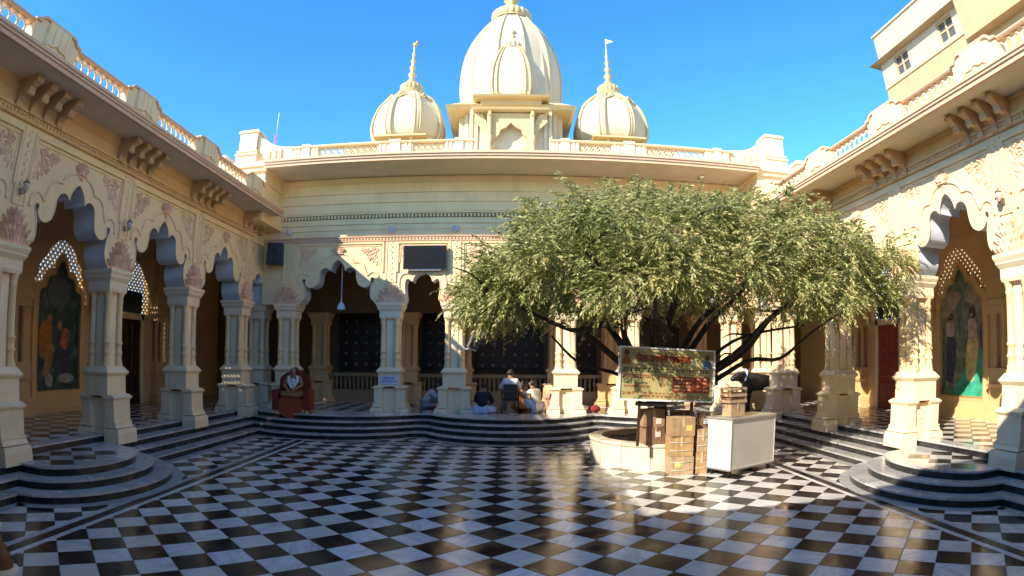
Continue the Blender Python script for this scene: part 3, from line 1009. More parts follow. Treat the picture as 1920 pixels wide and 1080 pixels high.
# frieze: bead band, receding bands, a row of dentils, flat bands up to the eaves
X0, X1 = AX - 8.12, AX + 8.12
bbm = bead_band_mesh(X0 + .02, X1 - .02, 5.96)
bbm.materials[0] = RIM
obj('bead_band', bbm, REAR, (0, BACK_Y - 0.005, 0))
fz = MB()
prof = [(0.6, 6.0), (0.0, 6.0), (0.0, 6.06), (-0.03, 6.06), (-0.03, 6.24), (-0.06, 6.26), (-0.06, 6.30), (-0.035, 6.31), (-0.035, 6.42), (-0.075, 6.44), (-0.075, 6.49), (-0.04, 6.5),
        (-0.04, 6.60), (-0.03, 6.61), (-0.03, 6.74), (-0.11, 6.76), (-0.11, 6.80), (-0.13, 6.82), (-0.13, 6.86), (-0.10, 6.87), (-0.10, 7.10), (-0.14, 7.12), (-0.14, 7.16), (-0.11, 7.17), (-0.11, 7.42),
        (-0.15, 7.44), (-0.15, 7.49), (-0.12, 7.5), (-0.12, 7.75), (-0.20, 7.82), (-0.26, 7.93), (0.6, 7.93)]
fz.extr(prof, X0, X1)
frz = build('frieze', fz, CREAM, REAR, loc=(0, BACK_Y, 0))
dn = MB()
k = X0 + .06
while k < X1 - .06:
    dn.box(k, k + .06, BACK_Y - .10, BACK_Y - .02, 6.64, 6.735); k += 0.115
build('dentil_row', dn, CREAM, REAR, kind='stuff')
db = MB(); db.box(X0 + .01, X1 - .01, BACK_Y - .045, BACK_Y - .025, 6.63, 6.742)
build('dentil_ground', db, plaster('greenish_ground', (0.22, 0.20, 0.09)), REAR)
# small round ceramic lamps/rosettes over the piers
for x in B_PIERS:
    m_ = MB()
    for a in range(8):
        m_.ball((0.075 * cos(a * pi / 4), 0, 0.075 * sin(a * pi / 4)), (0.042, 0.03, 0.042), 6, 4)
    m_.ball((0, -0.02, 0), (0.06, 0.05, 0.06), 8, 5)
    build('rosette', m_, simple('bluish_ceramic', (0.60, 0.57, 0.55), 0.5) if 'bluish_ceramic' not in MATS else MATS['bluish_ceramic'], REAR, loc=(x, BACK_Y - .08, 6.24))
# deep eaves
E0, E1 = AX - 7.5, AX + 7.5
sf = MB(); sf.box(E0, E1, 16.02, BACK_Y + 8, 7.95, 8.10)
build('eaves_slab', sf, SOFFIT, REAR)
er = MB()
er.extr([(16.02, 7.90), (15.95, 7.90), (15.95, 7.98), (15.91, 7.99), (15.91, 8.05), (15.87, 8.06), (15.87, 8.13), (15.93, 8.15), (16.02, 8.15)], E0 - .002, E1 + .002)
build('cornice_rim', er, RIM, REAR)
# corner blocks that carry the tall end posts
for s in (-1, 1):
    m_ = MB()
    xa, xb = sorted((AX + s * 7.52, AX + s * 9.6))
    m_.box(xa, xb, 16.15, 18.4, 6.3, 7.86)
    xa2, xb2 = sorted((AX + s * 7.46, AX + s * 9.66))
    m_.box(xa2, xb2, 16.09, 18.4, 7.5, 7.56); m_.box(xa2, xb2, 16.05, 18.4, 7.86, 7.99); m_.box(xa2, xb2, 15.98, 18.4, 7.99, 8.16)
    build('corner_block', m_, CREAM, REAR)
    # tall post and the parapet sweeping down from it
    m_ = MB(); c = AX + s * 8.25
    m_.box(c - .36, c + .36, 16.05, 16.75, 8.16, 8.42); m_.box(c - .4, c + .4, 16.0, 16.8, 8.42, 8.47); m_.box(c - .33, c + .33, 16.08, 16.72, 8.47, 8.54); m_.box(c - .37, c + .37, 16.04, 16.76, 8.54, 8.58)
    m_.box(c - .31, c + .31, 16.1, 16.7, 8.58, 9.2); m_.box(c - .36, c + .36, 16.05, 16.75, 9.2, 9.25); m_.box(c - .33, c + .33, 16.07, 16.73, 9.25, 9.29)
    build('corner_post', m_, PALE, REAR)
    m_ = MB()
    pp = [(7.92, 8.16), (7.92, 9.12), (7.75, 8.95), (7.55, 8.78), (7.3, 8.66), (7.0, 8.60), (6.65, 8.58), (6.65, 8.16)]
    pts = [(AX + s * d, z) for d, z in pp]
    m_.prism(pts, 16.2, 16.4)
    ridge(m_, [(AX + s * d, z + .02) for d, z in pp[1:-1]], 0.06, 16.3)
    for d in (7.1, 7.3, 7.5):
        m_.box(AX + s * d - .05, AX + s * d + .05, 16.15, 16.2, 8.2, 8.55)
    build('swept_parapet', m_, CREAM, REAR)
    # second post of the side parapet behind
    m_ = MB(); c2 = AX + s * 9.9
    m_.box(c2 - .35, c2 + .35, 17.0, 17.7, 7.4, 8.75); m_.box(c2 - .41, c2 + .41, 16.94, 17.76, 8.75, 8.86)
    for q in (-.2, 0, .2): m_.box(c2 + q - .06, c2 + q + .06, 16.95, 17.0, 7.6, 8.7)
    build('corner_post', m_, PALE, REAR)


def lattice_panel(w, h_):
    m_ = MB(); n = max(2, int(w / 0.19)); st = w / n
    for i in range(n):
        c = -w / 2 + (i + .5) * st
        for sg in (1, -1):
            m_.tube([(c - sg * st / 2, 0, 0.0), (c + sg * st / 2, 0, h_)], .022, 4, 0, False)
            m_.tube([(c - sg * st / 2, 0, h_ / 2), (c, 0, h_ if sg > 0 else 0)], .018, 4, 0, False)
        m_.box(c - .035, c + .035, -.03, .03, h_ / 2 - .035, h_ / 2 + .035)
    m_.box(-w / 2, w / 2, -.05, .05, -.04, .01)
    return m_.mesh('lattice_panel', PALE)


for s in (-1, 1):
    for a, b in ((1.12, 1.95), (2.9, 3.95), (5.8, 6.62)):
        m_ = MB(); w = (b - a) / 2
        m_.box(-w, w, -.07, .09, 0, .36); m_.box(-w * .28, w * .28, -.12, -.07, 0, .40); m_.box(-w * .32, w * .32, -.15, .12, .38, .46)
        for q in (-.85, -.6, .6, .85): m_.box(q * w - .03, q * w + .03, -.1, -.07, .03, .36)
        build('balustrade_post', m_, PALE, REAR, loc=(AX + s * (a + b) / 2, 16.22, 8.15))
    for a, b in ((1.95, 2.9), (3.95, 5.8)):
        obj('lattice_panel', lattice_panel(b - a, 0.29), REAR, (AX + s * (a + b) / 2, 16.22, 8.20))
    m_ = MB(); xa, xb = sorted((AX + s * 1.1, AX + s * 6.7))
    m_.extr([(16.1, 8.50), (16.08, 8.53), (16.08, 8.56), (16.13, 8.58), (16.33, 8.58), (16.36, 8.5)], xa, xb)
    build('balustrade_rail', m_, CREAM, REAR)
# wall band that closes the parapet behind
m_ = MB(); m_.box(AX - 9.6, AX + 9.6, 18.4, 26.5, 7.2, 8.05)
for s in (-1, 1):
    xa, xb = sorted((AX + s * 8.1, AX + s * 13.3)); m_.box(xa, xb, 16.9, 18.4, 6.6, 7.3); m_.box(xa, xb, 18.4, 26.5, 6.6, 7.19)
build('roof_slab', m_, SOFFIT, REAR)
# inside of the shrine: dark rear wall with doors, inner columns and low balustrade
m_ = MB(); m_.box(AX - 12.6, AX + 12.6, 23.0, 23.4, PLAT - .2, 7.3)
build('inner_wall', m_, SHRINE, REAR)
for x in (-7.2, -3.72, -1.71, 1.71, 3.72, 7.2):
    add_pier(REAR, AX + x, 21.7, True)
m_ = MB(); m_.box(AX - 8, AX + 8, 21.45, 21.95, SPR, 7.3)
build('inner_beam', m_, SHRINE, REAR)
for d in (-5.46, -2.715, 0.0, 2.715, 5.46):
    w = 1.25 if abs(d) in (5.46, 0.0) else 0.6
    m_ = MB(); m_.box(-w, w, -.06, 0, 1.75, 4.4)
    for x in (-w, w): m_.box(x - .07, x + .07, -.1, 0, PLAT, 4.55)
    m_.box(-w - .07, w + .07, -.1, 0, 4.4, 4.55)
    dr = build('shrine_door', m_, DARKWOOD, REAR, loc=(AX + d, 22.99, 0))
    st = MB()
    nx = 6 if w > 1 else 3
    for i in range(nx):
        for j in range(6):
            cx = (-w + .2) + i * (2 * w - .4) / (nx - 1); cz = 2.0 + j * .42
            for a in range(4):
                st.leaf(cx, cz, a * pi / 2, .085, .05, -.065, .02); st.leaf(cx, cz, a * pi / 2 + pi / 4, .06, .04, -.065, .015)
    build('star_studs', st, simple('pale_studs%d' % int(d * 10 + 100), (0.36, 0.31, 0.24), 0.6), dr, kind='stuff')
    bl = MB(); wb = w + .25
    bl.box(-wb, wb, -.06, .06, PLAT, 1.05); bl.box(-wb, wb, -.08, .08, 1.55, 1.68)
    k = -wb + .08
    while k < wb:
        bl.lathe([(.045, 1.05), (.03, 1.15), (.05, 1.3), (.03, 1.45), (.045, 1.55)], 6, (k, 0, 0)); k += .17
    build('low_balustrade', bl, SHADE_RAIL, REAR, loc=(AX + d, 21.7, 0))
reparent_local(REAR)

# ------------------------------------------------------------------ entrance wing the photographer stands in (its parapet shades the near court)
FRONT = thing('arcade_wing', 'entrance arcade wing closing the near end of the court', 'building', (AX, -2, 0))
for d in (-7.2, -3.72, -1.71, 1.71, 3.72, 7.2):
    add_pier(FRONT, AX + d, -0.62)
for d, pm, sm in ((-5.46, panel_b, 0), (5.46, panel_b, 0), (-2.715, panel_s, 1), (2.715, panel_s, 1), (0, panel_c, 0)):
    obj('arch_panel', pm, FRONT, (AX + d, -0.32, 0), pi)
m_ = MB(); m_.box(AX - 8.1, AX + 8.1, -0.94, -0.321, 6.0, 6.6)
build('frieze', m_, CREAM, FRONT)
m_ = MB(); m_.box(AX - 7.1, AX + 7.1, -0.65, 0.7, 6.6, 6.75); m_.box(AX - 13.2, AX + 13.2, -6.2, -0.65, 6.6, 6.75)
build('roof_slab', m_, SOFFIT, FRONT)
m_ = MB(); m_.box(AX - 7.1, AX + 7.1, 0.45, 0.6, 6.75, 7.16)
build('parapet', m_, CREAM, FRONT)
m_ = MB(); m_.box(AX - 13.2, AX + 13.2, -6.3, -6.0, 0, 6.75)
for s in (-1, 1):
    xa, xb = sorted((AX + s * 12.6, AX + s * 13.0)); m_.box(xa, xb, -6.0, -1.05, 0, 6.6)
build('inner_wall', m_, INNER, FRONT)
reparent_local(FRONT)

# ------------------------------------------------------------------ towers
def facet_body(prof, nf, per=14, rib=0.05, bulge=0.05, rib_w=0.10, rot=0.0, sq=0.0):
    """lobed dome: nf facets with a double rib along every edge; prof = [(r, z)]"""
    m_ = MB(); seg = nf * per; v = []; f = []
    for r, z in prof:
        for k in range(seg):
            a = 2 * pi * k / seg
            t_ = (a / (2 * pi / nf)) % 1.0                 # 0..1 across one facet
            e = min(t_, 1 - t_)
            ap = cos(pi / nf) / cos((t_ - .5) * 2 * pi / nf)
            rad = r * (ap * (1 - bulge * 4) + bulge * 4)
            if e < rib_w: rad += rib * r * (0.6 + 0.4 * cos(e / rib_w * 3 * pi)) * (1 - (e / rib_w) ** 4)
            v.append((rad * cos(a + rot), rad * sin(a + rot), z))
    for i in range(len(prof) - 1):
        for k in range(seg):
            k2 = (k + 1) % seg
            f.append((i * seg + k, i * seg + k2, (i + 1) * seg + k2, (i + 1) * seg + k))
    m_.add(v, f, 0, True)
    return m_


def amalaka(m_, z, r, n=18, hgt=None, mi=0):
    hgt = hgt or r * .5
    for k in range(n):
        a = 2 * pi * k / n
        m_.ball((r * .82 * cos(a), r * .82 * sin(a), z + hgt / 2), (r * .2, r * .2, hgt * .55), 7, 5, mi)
    m_.lathe([(r * .8, z - .03), (r * .95, z), (r * .95, z + hgt * .12), (r * .8, z + hgt * .2), (r * .8, z + hgt * .85), (r * .92, z + hgt * .9), (r * .88, z + hgt), (r * .45, z + hgt * 1.25)], 24, (0, 0, 0), mi)


def pot_finial(m_, z, r, h_, n=5, mi=0):
    zz = z; prof = []
    for k in range(n):
        q = r * (1 - .16 * k); s_ = h_ / n
        prof += [(q * .5, zz), (q, zz + s_ * .3), (q * .9, zz + s_ * .55), (q * .42, zz + s_ * .8), (q * .55, zz + s_ * .9)]
        zz += s_
    prof += [(.01, zz + .06)]
    m_.lathe(prof, 12, (0, 0, 0), mi)


def interp(pts, n):
    out = []
    for r, z in smooth_poly(pts, n=n): out.append((r, z))
    return out


TY = 24.0
for s in (-1, 1):
    T = thing('domed_pavilion', ('white ribbed dome with bare golden finial on the temple roof' if s < 0 else
                                 'white ribbed dome with a pennant on its finial on the temple roof'), 'dome', (AX - .06 + s * 4.42, TY, 8.05), group=None)
    dome = facet_body(interp([(1.30, 3.30), (1.52, 3.55), (1.60, 4.0), (1.54, 4.5), (1.36, 5.0), (1.04, 5.45), (0.66, 5.78), (0.40, 5.95)], 4), 8, rot=pi / 8)
    d_ = build('dome', dome, TOWERW, T)
    rb = MB(); PR = interp([(1.30, 3.30), (1.52, 3.55), (1.60, 4.0), (1.54, 4.5), (1.36, 5.0), (1.04, 5.45), (0.66, 5.78)], 4)
    for k in range(8):
        for da in (-.075, .075):
            a = k * pi / 4 + pi / 8 + da
            rb.tube([(r_ * 1.035 * cos(a), r_ * 1.035 * sin(a), z_) for r_, z_ in PR], .038, 5)
    build('ribs', rb, TOWERT, d_)
    # raised petals at the crown
    m_ = MB()
    for k in range(8):
        a = k * pi / 4 + pi / 4
        M = Matrix.Rotation(a, 4, 'Z')
        m_.tube([M @ Vector(p) for p in ((1.16, -.42, 5.22), (1.12, -.2, 5.36), (0.98, 0, 5.60), (1.12, .2, 5.36), (1.16, .42, 5.22))], .055, 5)
    m_.lathe([(.55, 5.86), (.62, 5.92), (.5, 5.98)], 20)
    build('petal_moulding', m_, TOWERT, d_)
    m_ = MB(); amalaka(m_, 6.02, .52, 16, .34)
    build('crowning_disc', m_, TOWERT, T)
    m_ = MB(); pot_finial(m_, 6.40, .24, 2.25, 6)
    fin = build('finial', m_, simple('gilded_finial%d' % s, (0.62, 0.45, 0.18), 0.45, 0.4), T)
    if s > 0:
        m_ = MB(); m_.tube([(0, 0, 8.5), (0, 0, 9.05)], .02, 5); m_.prism([(0.01, 8.75), (0.2, 8.86), (0.36, 8.9), (0.3, 8.95), (0.01, 9.03)], -.012, .012)
        build('pennant', m_, WHITEP, fin)
    else:
        m_ = MB(); m_.ball((.03, 0, 8.62), (.13, .1, .12), 8, 6); m_.ball((.1, 0, 8.75), (.07, .07, .1), 7, 5)
        build('finial_ornament', m_, simple('gilded_tip', (0.55, 0.36, 0.12), 0.5, 0.3), fin)
    # drum, eaves and little porch with two posts
    m_ = MB()
    for k, (r, z0_, z1_) in enumerate(((1.30, 0, 3.05), (1.62, 3.05, 3.12), (1.45, 3.12, 3.35))):
        m_.lathe([(r / cos(pi / 8), z0_), (r / cos(pi / 8), z1_)], 8, (0, 0, 0), 0, False, Matrix.Rotation(pi / 8, 4, 'Z'))
    build('drum', m_, TOWERW, T)
    m_ = MB()
    m_.frus(3.12, 3.26, (-1.05, 1.05, -2.0, -1.1), (-.85, .85, -1.7, -1.1)); m_.box(-1.08, 1.08, -2.03, -1.1, 3.06, 3.12)
    for x in (-.45, .45): m_.lathe([(.06, 2.2), (.05, 2.9), (.09, 3.06)], 8, (x, -1.8, 0))
    m_.box(-.8, .8, -1.9, -1.2, 0, 2.2)
    build('porch', m_, TOWERT, T)
    m_ = MB(); m_.box(-2.3, 2.3, -2.2, 2.2, 2.55, 2.68); m_.box(-2.0, 2.0, -1.9, 1.9, 0, 2.55)
    build('roof_plinth', m_, TOWERT, T)

T = thing('temple_tower', 'tall central white tower with ribbed curving spire above the rear wing', 'tower', (AX - .02, TY, 8.05))
prof_main = interp([(1.95, 4.50), (2.08, 4.9), (2.17, 5.5), (2.18, 6.2), (2.11, 6.95), (1.95, 7.7), (1.69, 8.4), (1.34, 9.05), (0.92, 9.68)], 4)
body = facet_body(prof_main, 12, 14, 0.045, 0.06, 0.16, pi / 12)
bd = build('spire', body, TOWERW, T)
rb = MB()
for k in range(12):
    a = k * pi / 6 + pi / 12
    rb.tube([(r_ * 1.035 * cos(a), r_ * 1.035 * sin(a), z_) for r_, z_ in prof_main], .045, 5)
build('ribs', rb, TOWERT, bd)
m_ = MB(); amalaka(m_, 9.80, .94, 20, .52)
build('crowning_disc', m_, TOWERT, T)
m_ = MB(); pot_finial(m_, 10.4, .45, 2.6, 5)
build('finial', m_, simple('gilded_main_finial', (0.62, 0.45, 0.18), 0.45, 0.4), T)
mini = interp([(0.98, 4.6), (1.05, 4.95), (1.06, 5.4), (1.00, 5.95), (0.85, 6.45), (0.66, 6.85), (0.48, 7.15)], 4)
for k in range(4):
    a = k * pi / 2 - pi / 2
    ms = facet_body(mini, 4, 18, 0.0, 0.06, 0.05, pi / 4)
    amalaka(ms, 7.17, .48, 14, .26)
    pot_finial(ms, 7.45, .21, .85, 3)
    dd = 1.85 if k == 0 else 1.28
    M = Matrix.Translation((dd * cos(a), dd * sin(a), 0)) @ Matrix.Rotation(a + pi / 2, 4, 'Z') @ Matrix.Diagonal((1.0, 0.75, 1, 1))
    ms.v = [tuple(M @ Vector(p)) for p in ms.v]
    sp_ = build('side_spire', ms, TOWERW, T)
    rb = MB()
    for q in range(4):
        for da, rr_ in ((0.0, .05), (-.17, .03), (.17, .03)):
            b_ = q * pi / 2 + pi / 4 + da
            kf = 1.03 if da == 0 else 0.955
            rb.tube([M @ Vector((r_ * kf * cos(b_), r_ * kf * sin(b_), z_)) for r_, z_ in mini], rr_, 5)
    for z_, r_ in ((4.62, 1.06), (4.75, 1.07)):
        rb.lathe([(r_ * 1.02, z_ - .05), (r_ * 1.02, z_ + .03)], 4, (0, 0, 0), 0, False, M @ Matrix.Rotation(pi / 4, 4, 'Z'))
    build('ribs', rb, TOWERT, sp_)
for k in range(4):
    a = k * pi / 2 - pi / 4
    ms = facet_body([(r * .72, 4.6 + (z - 4.6) * 1.25) for r, z in mini], 8, 8, 0.06, 0.03, 0.12, pi / 8)
    amalaka(ms, 7.80, .36, 12, .22)
    pot_finial(ms, 8.04, .16, .6, 3)
    M = Matrix.Translation((1.52 * cos(a), 1.52 * sin(a), 0))
    ms.v = [tuple(M @ Vector(p)) for p in ms.v]
    build('side_spire', ms, TOWERW, T)
m_ = MB()
m_.box(-1.85, 1.85, -1.85, 1.85, 0, 4.0)
m_.box(-1.62, 1.62, -2.35, 2.35, 0, 4.0); m_.box(-2.1, 2.1, -1.5, 1.5, 0, 4.0)
for x in (-1.55, -1.35, 1.35, 1.55): m_.box(x - .06, x + .06, -2.42, -2.35, 0, 4.0)
for x in (-1.76, 1.76): m_.box(x - .06, x + .06, -1.92, -1.85, 0, 4.0)
build('tower_base', m_, TOWERW, T)
m_ = MB()
m_.frus(4.0, 4.14, (-2.42, 2.42, -2.42, 2.42), (-2.58, 2.58, -2.58, 2.58)); m_.frus(4.14, 4.52, (-2.54, 2.54, -2.54, 2.54), (-1.95, 1.95, -1.95, 1.95))
m_.frus(4.34, 4.41, (-1.45, 1.45, -2.9, -1.5), (-1.52, 1.52, -2.96, -1.5)); m_.frus(4.41, 4.60, (-1.42, 1.42, -2.86, -1.5), (-1.0, 1.0, -2.45, -1.5)); m_.box(-1.2, 1.2, -2.6, -1.5, 4.1, 4.34)
build('tower_eaves', m_, TOWERT, T)
m_ = MB()     # niche porch on the front face
m_.frus(3.70, 3.78, (-1.45, 1.45, -3.05, -2.3), (-1.5, 1.5, -3.1, -2.3)); m_.frus(3.78, 3.95, (-1.4, 1.4, -3.0, -2.3), (-1.2, 1.2, -2.6, -2.3))
for x in (-.82, .82):
    m_.lathe([(.13, 0), (.13, .5), (.09, .6), (.09, 1.9), (.15, 2.1), (.1, 2.3), (.16, 2.6), (.09, 2.7), (.09, 3.7)], 10, (x, -2.85, 0))
    m_.extr([(-2.35, 2.6), (-2.5, 2.75), (-2.6, 3.1), (-2.8, 3.3), (-3.0, 3.5), (-3.0, 3.7), (-2.35, 3.7)], x - .05, x + .05)
for s in (-1, 1):
    m_.prism([(s * 1.4, 3.7), (s * 1.1, 3.62), (s * .95, 3.3), (s * .85, 2.6), (s * .92, 2.6), (s * 1.1, 3.0), (s * 1.4, 3.3)], -2.72, -2.6)
A = [(-.66, 2.2), (-.62, 2.6), (-.45, 2.75), (-.4, 2.95), (-.2, 3.05), (0, 3.25), (.2, 3.05), (.4, 2.95), (.45, 2.75), (.62, 2.6), (.66, 2.2)]
m_.prism([(-.8, 2.2)] + A + [(.8, 2.2), (.8, 3.65), (-.8, 3.65)], -2.75, -2.6)
m_.box(-.70, -.5, -2.55, -2.34, 0, 2.3); m_.box(.5, .70, -2.55, -2.34, 0, 2.3)
build('niche_porch', m_, TOWERT, T)

# ------------------------------------------------------------------ tall neighbouring building
BX = 19.0
T = thing('apartment_block', 'tall beige plastered building with gridded windows rising behind the sunlit wing', 'building', (BX + 5, 14, 0))
BM = plaster('beige_render', (0.54, 0.45, 0.31), stain=0.3); BT = plaster('tan_render', (0.52, 0.37, 0.19), stain=0.25)
hl = []
wz0, wz1 = 15.95, 17.05
for y in (20.4, 16.5):
    hl.append((14 - y - .62, 14 - y + .62, wz0, wz1))
m_ = grid_wall(14 - 22.25, 14 - 2, 15.75, 17.3, hl, 0, .4)
build('wall', m_, BM, T, loc=(-5, 0, 0), rz=-pi / 2)
m_ = MB(); m_.box(0.02, 12, -12, 8.22, 0, 15.75); build('wall', m_, BT, T, loc=(-5, 0, 0))
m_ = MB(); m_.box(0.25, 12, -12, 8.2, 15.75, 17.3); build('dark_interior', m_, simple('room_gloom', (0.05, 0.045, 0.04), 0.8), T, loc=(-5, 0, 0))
m_ = MB(); m_.box(-.03, 12, -12, 8.28, 17.3, 18.85); m_.box(-.12, 12, -12, 8.36, 18.85, 18.95); build('parapet', m_, BM, T, loc=(-5, 0, 0))
m_ = MB(); m_.frus(17.16, 17.34, (-.5, 1, -12, 8.75), (-.1, 1, -12, 8.35)); build('sun_ledge', m_, BT, T, loc=(-5, 0, 0))
m_ = MB(); m_.box(-.035, 0.02, -12, 8.26, 15.68, 15.75); build('sill_band', m_, BT, T, loc=(-5, 0, 0))
m_ = MB(); m_.box(-.6, 1, -12, .9, 15.0, 17.0); build('projecting_bay', m_, BT, T, loc=(-5, 0, 0))
for y in (20.4, 16.5):
    m_ = MB()
    for a, b in ((-.62, -.54), (.54, .62), (-.06, .06)): m_.box(a, b, -.02, .06, wz0, wz1)
    for c in (wz0, (wz0 + wz1) / 2 - .03, wz1 - .08): m_.box(-.62, .62, -.015, .05, c, c + .08)
    w_ = build('window', m_, BT, T, loc=(-5 + .1, y - 14, 0), rz=-pi / 2)
    m_ = MB(); m_.box(-.6, .6, .02, .03, wz0, wz1); build('pane', m_, simple('dim_pane%d' % int(y), (0.10, 0.10, 0.09), 0.15), w_)
# ------------------------------------------------------------------ round planter and tree
PX, PY = 3.5, 12.9
def planter_stone():
    return marble('planter_marble', (0.62, 0.56, 0.42), (0.46, 0.40, 0.29), rough=0.3, rnd=0.15)


T = thing('tree_planter', 'round marble-faced planter ring full of dark earth around the tree', 'planter', (PX, PY, 0))
PST = planter_stone()
ns = 16
for k in range(ns):
    a0, a1 = 2 * pi * k / ns + .003, 2 * pi * (k + 1) / ns - .003
    m_ = MB(); q = 5
    v = []
    for i in range(q + 1):
        a = a0 + (a1 - a0) * i / q
        v += [(1.62 * cos(a), 1.62 * sin(a), 0), (1.62 * cos(a), 1.62 * sin(a), .47)]
    m_.add(v, [(2 * i, 2 * i + 2, 2 * i + 3, 2 * i + 1) for i in range(q)])
    build('facing_slab', m_, PST, T)
    m_ = MB(); v = []
    for i in range(q + 1):
        a = a0 + (a1 - a0) * i / q
        for r, z in ((1.64, .47), (1.65, .49), (1.65, .52), (1.62, .54), (1.36, .54), (1.35, .3)):
            v.append((r * cos(a), r * sin(a), z))
    m_.add(v, [(6 * i + j, 6 * (i + 1) + j, 6 * (i + 1) + j + 1, 6 * i + j + 1) for i in range(q) for j in range(5)])
    build('coping_slab', m_, PST, T)
m_ = MB(); rr = random.Random(2)
v = [(0, 0, .46)]; f = []
for i in range(1, 6):
    for k in range(24):
        a = 2 * pi * k / 24; r = 1.4 * i / 5
        v.append((r * cos(a), r * sin(a), .40 + rr.uniform(-.04, .05)))
for k in range(24): f.append((0, 1 + k, 1 + (k + 1) % 24))
for i in range(4):
    for k in range(24):
        a = 1 + i * 24; f.append((a + k, a + 24 + k, a + 24 + (k + 1) % 24, a + (k + 1) % 24))
m_.add(v, f, 0, True)
build('soil', m_, simple('dark_soil', (0.035, 0.022, 0.014), 0.95, var=0.5, scale=6, bump=0.6), T)

TREE = thing('spreading_tree', 'low wide tree with feathery yellow-green foliage growing from the round planter', 'tree', (PX, PY, .4))
BARK = simple('dark_bark', (0.045, 0.032, 0.022), 0.9, var=0.4, scale=9, bump=0.5)
tr_ = random.Random(11)


def crown_pt(u, v_, lift=1.0):
    """point of the crown's upper skin for disc coordinates (u, v)"""
    r2 = u * u + v_ * v_
    x = 3.36 + 4.12 * u
    y = 11.6 + 2.7 * v_ - 2.6 * max(0, u - .25) ** 1.2 - 0.3 * max(0, -u)
    ta = ((-1.05, 3.6), (-.9, 4.2), (-.75, 4.72), (-.5, 5.12), (-.25, 5.38), (0, 5.3), (.25, 5.25), (.5, 5.12), (.7, 4.85), (.85, 4.5), (1.05, 4.15))
    tb = ((-1.05, 3.15), (-.8, 3.0), (-.5, 3.05), (-.2, 3.3), (.1, 3.45), (.4, 3.35), (.65, 3.05), (.85, 3.2), (1.05, 3.4))
    t_ = max(-1.05, min(1.05, u))
    for (a0, z0), (a1, z1) in zip(ta[:-1], ta[1:]):
        if a0 <= t_ <= a1: top = z0 + (z1 - z0) * (t_ - a0) / (a1 - a0)
    top = 3.2 + (top - 3.2) * max(0, 1 - v_ * v_) ** 0.3 + 0.13 * sin(6 * u + 2) * cos(5 * v_ + u)
    for (a0, z0), (a1, z1) in zip(tb[:-1], tb[1:]):
        if a0 <= t_ <= a1: low = z0 + (z1 - z0) * (t_ - a0) / (a1 - a0)
    low += 0.2 * max(0, 1 - r2) + 0.08 * sin(9 * u + 1)
    top = max(top, low + .25)
    return x, y, low + (top - low) * lift


limbs = MB()
def limb(pts, r0, r1):
    P = [Vector(p) for p in pts]
    out = []
    for i in range(len(P) - 1):
        p0 = P[max(0, i - 1)]; p1 = P[i]; p2 = P[i + 1]; p3 = P[min(len(P) - 1, i + 2)]
        for k in range(4):
            t_ = k / 4
            out.append(0.5 * ((2 * p1) + (p2 - p0) * t_ + (2 * p0 - 5 * p1 + 4 * p2 - p3) * t_ * t_ + (3 * p1 - p0 - 3 * p2 + p3) * t_ ** 3))
    out.append(P[-1]); n = len(out)
    limbs.tube(out, [r0 + (r1 - r0) * i / (n - 1) for i in range(n)], 7)
    return out


base = (PX, PY, .38)
f1 = (3.35, 12.6, 1.35)
limb([base, (3.45, 12.8, .9), f1], .20, .14)
ends = [(-.75, .1, .55), (-.5, -.6, .5), (-.45, .6, .7), (-.1, -.75, .55), (0, .2, .85), (.15, .75, .6), (.35, -.5, .6), (.55, .35, .6), (.85, -.1, .35), (.62, -.35, .3), (-.88, -.25, .3), (.25, .0, .8)]
tips = []
for u, v_, l in ends:
    e = Vector(crown_pt(u, v_, l)); s0 = Vector(f1)
    m1 = s0.lerp(e, .35) + Vector((tr_.uniform(-.45, .45), tr_.uniform(-.45, .45), tr_.uniform(.1, .6)))
    m2 = s0.lerp(e, .7) + Vector((tr_.uniform(-.4, .4), tr_.uniform(-.4, .4), tr_.uniform(-.1, .5)))
    p = limb([s0, m1, m2, e], .085, .02); tips += p[4:]
limb([f1, (4.2, 12.2, 1.62), (5.1, 11.7, 2.2), (5.8, 11.5, 2.25), (6.4, 11.1, 2.8), (6.9, 10.6, 3.2)], .07, .02)
limb([f1, (4.2, 11.9, 2.2), (4.9, 11.5, 2.7), (5.9, 10.6, 2.9)], .06, .02)
limb([f1, (2.4, 12.3, 1.9), (1.5, 12.0, 2.15), (.9, 11.8, 2.7)], .055, .02)
for k in range(60):
    p = tips[tr_.randrange(len(tips))]
    u, v_ = tr_.uniform(-.9, .9), tr_.uniform(-.8, .8)
    q = p + Vector((tr_.uniform(-.9, .9), tr_.uniform(-.9, .9), tr_.uniform(-.2, .7)))
    mid = p.lerp(q, .5) + Vector((tr_.uniform(-.15, .15), tr_.uniform(-.15, .15), tr_.uniform(-.05, .2)))
    limb([p, mid, q], .028, .008)
wl = Vector((-PX, -PY, -.4))
limbs.v = [(p[0] - PX, p[1] - PY, p[2] - .4) for p in limbs.v]
build('trunk', limbs, BARK, TREE)

# foliage: drooping leafy twigs gathered in clumps over the crown's skin
lv = []; lf = []; li = []
def add_leaf(p, d, ln, w):
    d = d.normalized()
    a = d.cross(Vector((tr_.uniform(-1, 1), tr_.uniform(-1, 1), tr_.uniform(-.3, 1))))
    if a.length < 1e-3: a = Vector((1, 0, 0))
    a.normalize(); n_ = d.cross(a)
    o = len(lv)
    lv.extend((p, p + d * ln * .5 + a * w * .5 - n_ * w * .15, p + d * ln - n_ * w * .3, p + d * ln * .5 - a * w * .5 - n_ * w * .15))
    lf.append((o, o + 1, o + 2, o + 3))


